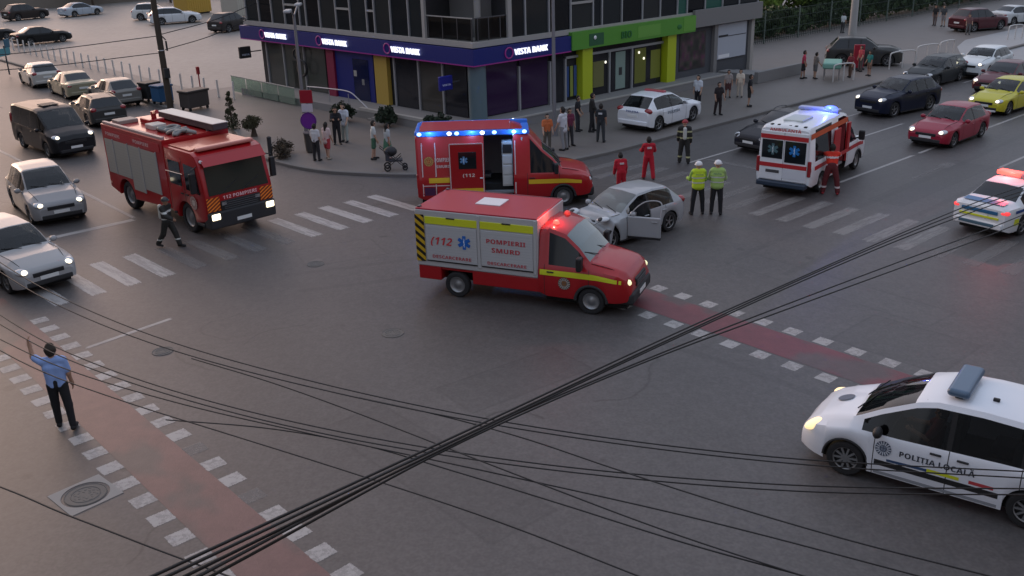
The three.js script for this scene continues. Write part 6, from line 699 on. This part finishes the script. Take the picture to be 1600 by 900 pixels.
person('police officer in pale green vest, right of the pair beside the crashed car', 25.16, -18.12, -35, 1.83, { y: 0, top: [0.3, 0.42, 0.2], bottom: blackC, long: true, vest: [0.34, 0.5, 0.14], hat: { name: 'cap', c: [0.72, 0.72, 0.72] }, legs: [[0.03, 0.02, 0.08], [-0.03, 0.02, 0.08]], arms: [[0.35, 0.2, 1.1, 0.1], [0.4, 0.16, 1.1, 0.1]], cell: 0.02, vestText: 'POLIȚIA' });
person('paramedic in red overalls standing legs apart behind the crashed car', 27.1, -22.62, -50, 1.62, { y: 0, top: redC, bottom: redC, bulky: true, long: true, patch: [0.6, 0.5, 0.5], legs: [[0.15, 0.05, 0.12], [-0.2, 0.05, 0.12]], arms: [[0.6, 0.2, 0.8], [0.5, 0.25, 0.9]], cell: 0.02, shoes: [0.1, 0.03, 0.03], topName: 'overall_jacket' });
person('paramedic in red overalls crouching behind the crashed car roof', 24.9, -22.0, -60, 1.5, { y: 0, top: redC, bottom: redC, bulky: true, long: true, patch: [0.6, 0.5, 0.5], lean: 0.25, cell: 0.02, topName: 'overall_jacket' });
person('firefighter with red helmet and air tank standing beyond the two police officers', 29.88, -23.16, -40, 1.75, { y: 0, top: fireC, bottom: fireC, long: true, bulky: true, bands: true, bandM: mat([0.42, 0.42, 0.22], 0.4), hat: { name: 'helmet', c: [0.3, 0.02, 0.03] }, cell: 0.02, tank: true, legs: [[0.1, 0.05, 0.12], [-0.12, 0.05, 0.12]] });
person('paramedic in bright orange-red overalls bending into the white ambulance side door', 29.75, -16.72, -35, 1.78, { y: 0, top: [0.6, 0.03, 0.012], bottom: [0.1, 0.012, 0.016], bulky: true, long: true, lean: 0.42, legs: [[0.0, 0.05, 0.22], [-0.1, 0.05, 0.25]], arms: [[1.3, 0.2, 0.3], [1.2, 0.2, 0.4]], cell: 0.02, shoes: [0.3, 0.02, 0.03], bands: true, bandM: mat([0.55, 0.5, 0.5], 0.4), topName: 'overall_jacket' });
const gB = 'bystanders outside the bank', gC = 'bystanders at the street corner', gS = 'bystanders outside the green shop', gF = 'bystanders at the stall';
person('woman-length dark trousers and white top, person beside the waste bin', 20.0, -34.2, -30, 1.55, { top: [0.55, 0.53, 0.53], bottom: [0.02, 0.018, 0.02], group: gB, slim: true }).userData.label = 'person in white top and dark trousers beside the waste bin';
person('person in pale pink top and red shorts outside the bank', 20.5, -34.15, -20, 1.55, { top: [0.55, 0.42, 0.4], bottom: [0.34, 0.03, 0.04], shorts: true, hem: true, group: gB, slim: true, longHair: true, shoes: [0.3, 0.25, 0.2] });
person('person all in black with hands together near the bank steps', 22.25, -36.15, 120, 1.66, { top: blackC, bottom: blackC, long: true, arms: [[0.7, 0.15, 1.1, -0.3], [0.7, 0.15, 1.1, -0.3]], group: gB });
person('person in long white shirt next to the one in black', 22.8, -36.35, 150, 1.7, { top: [0.52, 0.55, 0.6], bottom: [0.3, 0.33, 0.3], hem: true, group: gB });
person('person in white top and green shorts near the pushchair, left of a pair', 21.75, -32.6, 30, 1.62, { top: [0.5, 0.52, 0.5], bottom: [0.05, 0.12, 0.07], shorts: true, group: gB, slim: true });
person('person in grey top and dark green skirt next to the pushchair', 22.0, -32.0, 10, 1.55, { top: [0.4, 0.42, 0.42], bottom: [0.06, 0.15, 0.09], skirt: true, longHair: true, group: gB, slim: true, shoes: [0.25, 0.05, 0.05] });
person('person in orange shirt partly behind the bonnet of the red fire ambulance', 27.5, -28.4, 120, 1.55, { top: [0.5, 0.13, 0.04], bottom: [0.1, 0.09, 0.07], group: gC });
person('tall person in white shirt and grey trousers at the corner', 28.0, -27.95, -100, 1.82, { top: [0.52, 0.52, 0.54], bottom: [0.22, 0.22, 0.22], hem: true, group: gC });
person('person in dark red shirt just right of the one in white', 28.7, -28.3, 100, 1.62, { top: [0.14, 0.02, 0.05], bottom: [0.03, 0.03, 0.035], group: gC });
person('person in black T-shirt and jeans, left of the two by the yellow column', 31.0, -30.05, 60, 1.62, { top: blackC, bottom: [0.03, 0.033, 0.04], group: gC });
person('person in dark jacket and black trousers, right of the two by the yellow column', 31.35, -29.5, 40, 1.76, { top: [0.02, 0.018, 0.016], bottom: blackC, long: true, group: gC });
person('officer in dark uniform with a pale back patch left of the white police saloon', 30.1, -27.8, -30, 1.66, { top: [0.016, 0.02, 0.024], bottom: [0.03, 0.034, 0.036], patch: [0.5, 0.5, 0.5], group: gC, legs: [[0.06, 0.03, 0.1], [-0.06, 0.03, 0.1]] });
person('person in white shirt and black trousers beside the white police saloon bonnet', 38.6, -29.2, 170, 1.66, { top: [0.55, 0.58, 0.62], bottom: blackC, group: gS, cell: 0.026 });
person('person dressed in black standing near the kerb outside the green shop', 37.95, -27.5, 110, 1.58, { top: [0.02, 0.015, 0.016], bottom: [0.025, 0.015, 0.015], group: gS, cell: 0.026, patch: [0.4, 0.4, 0.4] });
person('person in grey top and brown shorts under the white notice board', 41.9, -29.8, 140, 1.45, { top: [0.3, 0.26, 0.24], bottom: [0.1, 0.04, 0.04], shorts: true, group: gS, cell: 0.026 });
person('person in cream shirt and cream trousers under the white notice board', 42.45, -29.45, 150, 1.45, { top: [0.62, 0.54, 0.44], bottom: [0.5, 0.44, 0.37], group: gS, cell: 0.026 });
person('person in black T-shirt and shorts right of the cream-dressed person', 40.6, -27.6, 60, 1.6, { top: blackC, bottom: [0.02, 0.02, 0.02], shorts: true, group: gS, cell: 0.026 });
person('person in pink top and dark shorts left of the stall table', 49.4, -30.1, 60, 1.6, { top: [0.5, 0.04, 0.09], bottom: [0.02, 0.02, 0.02], shorts: true, group: gF, cell: 0.028 });
person('person in grey vest top left of the turquoise stall table', 49.75, -29.55, 30, 1.5, { top: [0.2, 0.18, 0.16], bottom: [0.12, 0.12, 0.12], shorts: true, group: gF, cell: 0.028 });
person('person in brown and red clothes right of the turquoise stall table', 51.4, -28.3, 190, 1.4, { top: [0.22, 0.03, 0.04], bottom: [0.12, 0.07, 0.05], group: gF, cell: 0.028 });
person('person in teal shirt in front of the parked dark SUV', 52.5, -27.75, 200, 1.42, { top: [0.02, 0.2, 0.19], bottom: [0.2, 0.13, 0.1], shorts: true, group: gF, cell: 0.028 });
person('person in pink and red shirt behind the one in teal', 53.6, -28.9, 200, 1.5, { top: [0.45, 0.06, 0.08], bottom: [0.1, 0.08, 0.08], group: gF, cell: 0.028 });
person('small far person in white shirt walking by the green fence', 69.4, -39.2, 0, 1.5, { top: [0.5, 0.55, 0.55], bottom: [0.05, 0.05, 0.05], group: 'far walkers', cell: 0.034 });
person('far person in dark clothes, left of a couple near the fence', 77.5, -35.9, 180, 1.6, { top: [0.02, 0.02, 0.022], bottom: [0.14, 0.1, 0.09], group: 'far walkers', cell: 0.034 });
person('far person in grey clothes, right of a couple near the fence', 77.2, -35.1, 180, 1.65, { top: [0.06, 0.065, 0.07], bottom: [0.3, 0.26, 0.25], shorts: true, group: 'far walkers', cell: 0.034 });
person('far person in faded red shirt left of the dark red SUV', 73.3, -31.4, 150, 1.5, { top: [0.16, 0.08, 0.08], bottom: [0.14, 0.14, 0.14], group: 'far walkers', cell: 0.034 });
person('driver in dark red top seated behind the wheel of the white police van', 14.71, -5.91, -101.7, 1.7, { y: 0, hipY: 0.8, sit: true, top: [0.12, 0.02, 0.022], bottom: [0.02, 0.02, 0.025], legs: [[1.45, 1.1, 0.1], [1.45, 1.1, 0.1]], arms: [[0.5, 0.3, 1.5, 0.1], [0.8, 0.2, 0.8, -0.1]], lean: -0.12, cell: 0.02, group: 'people in vehicles' });
// ---------------------------------------------------------------- overhead cables across the junction
const cablePts = [[[0.63,7.7,-2.35],[2.43,7.24,-2.99],[4.31,6.93,-3.43],[6.24,6.72,-3.7],[8.2,6.58,-3.86],[10.17,6.46,-3.95],[12.12,6.3,-4.0]],[[0.66,7.7,-2.32],[2.44,7.22,-2.99],[4.31,6.9,-3.44],[6.24,6.69,-3.72],[8.2,6.54,-3.88],[10.16,6.41,-3.95],[12.11,6.25,-3.98]],[[0.71,7.65,-2.35],[2.49,7.17,-3.04],[4.36,6.85,-3.49],[6.29,6.64,-3.76],[8.25,6.5,-3.89],[10.21,6.36,-3.95],[12.15,6.2,-3.99]],[[0.75,7.65,-2.32],[2.48,7.13,-3.1],[4.33,6.76,-3.54],[6.25,6.51,-3.74],[8.21,6.33,-3.81],[10.17,6.17,-3.84],[12.1,6.0,-3.94]],[[0.81,7.6,-2.36],[2.52,7.07,-3.16],[4.36,6.7,-3.6],[6.28,6.43,-3.79],[8.25,6.24,-3.84],[10.21,6.08,-3.85],[12.13,5.9,-3.95]],[[1.73,7.0,-8.22],[1.81,6.99,-6.94],[2.03,6.97,-5.68],[2.4,6.96,-4.46],[2.91,6.94,-3.3],[3.58,6.92,-2.22],[4.41,6.9,-1.23]],[[1.66,7.0,-7.97],[1.75,6.99,-6.73],[1.99,6.97,-5.51],[2.38,6.96,-4.34],[2.9,6.94,-3.22],[3.56,6.92,-2.17],[4.35,6.9,-1.21]],[[1.45,6.9,-7.28],[1.57,6.9,-6.12],[1.84,6.9,-5.01],[2.25,6.9,-3.95],[2.79,6.9,-2.95],[3.47,6.9,-2.02],[4.27,6.9,-1.18]],[[1.39,6.9,-7.1],[1.54,6.9,-5.97],[1.83,6.9,-4.89],[2.24,6.9,-3.86],[2.78,6.9,-2.89],[3.44,6.9,-1.98],[4.22,6.9,-1.16]],[[1.36,6.8,-7.04],[1.54,6.81,-6.01],[1.84,6.82,-5.03],[2.21,6.84,-4.07],[2.61,6.86,-3.11],[2.99,6.88,-2.15],[3.32,6.9,-1.16]],[[1.3,6.8,-6.89],[1.44,6.8,-6.05],[1.64,6.82,-5.23],[1.88,6.84,-4.41],[2.12,6.86,-3.59],[2.34,6.88,-2.77],[2.51,6.9,-1.93]],[[2.11,6.9,-5.34],[2.29,6.9,-4.71],[2.43,6.9,-4.08],[2.55,6.9,-3.44],[2.67,6.9,-2.8],[2.8,6.9,-2.16],[2.97,6.9,-1.53]],[[1.73,6.8,-4.89],[2.08,6.81,-4.38],[2.33,6.83,-3.84],[2.51,6.84,-3.26],[2.66,6.86,-2.68],[2.81,6.88,-2.08],[2.99,6.9,-1.5]],[[2.55,6.9,-4.17],[2.72,6.92,-3.66],[2.85,6.94,-3.14],[2.95,6.95,-2.61],[3.05,6.97,-2.07],[3.17,6.99,-1.55],[3.34,7.0,-1.03]],[[0.66,7.2,-4.22],[0.75,7.2,-3.96],[0.83,7.2,-3.7],[0.92,7.2,-3.44],[1.01,7.2,-3.18],[1.1,7.2,-2.93],[1.19,7.2,-2.67]]];
cablePts.forEach((pts, i) => {
  const b = i < 5, c = part(scene, numbered('overhead_cable'), polyTube(pts.map((p) => V(...p)), b ? 0.0062 : 0.0038, 6, 60), M.black);
  const ord = ['first', 'second', 'third', 'fourth', 'fifth', 'sixth'], lab = b ? `black cable of the thick diagonal bundle, ${ord[i]} from the left at the bottom edge` : i < 11 ? `thin black cable crossing the junction, ${ord[i - 5]} from the top at the left edge` : ['thin black cable running from the middle down to the bottom right, uppermost of three', 'thin black cable branching off near the worn cycle lane towards the bottom edge', 'thin black cable starting below the rescue truck and leaving at bottom right', 'short thin black cable across the bottom left corner'][i - 11];
  c.userData = { category: 'cable', label: lab, group: b ? 'cables of the thick diagonal bundle' : 'thin overhead cables crossing the junction' };
});
scene.add(camera);
renderer.render(scene, camera);
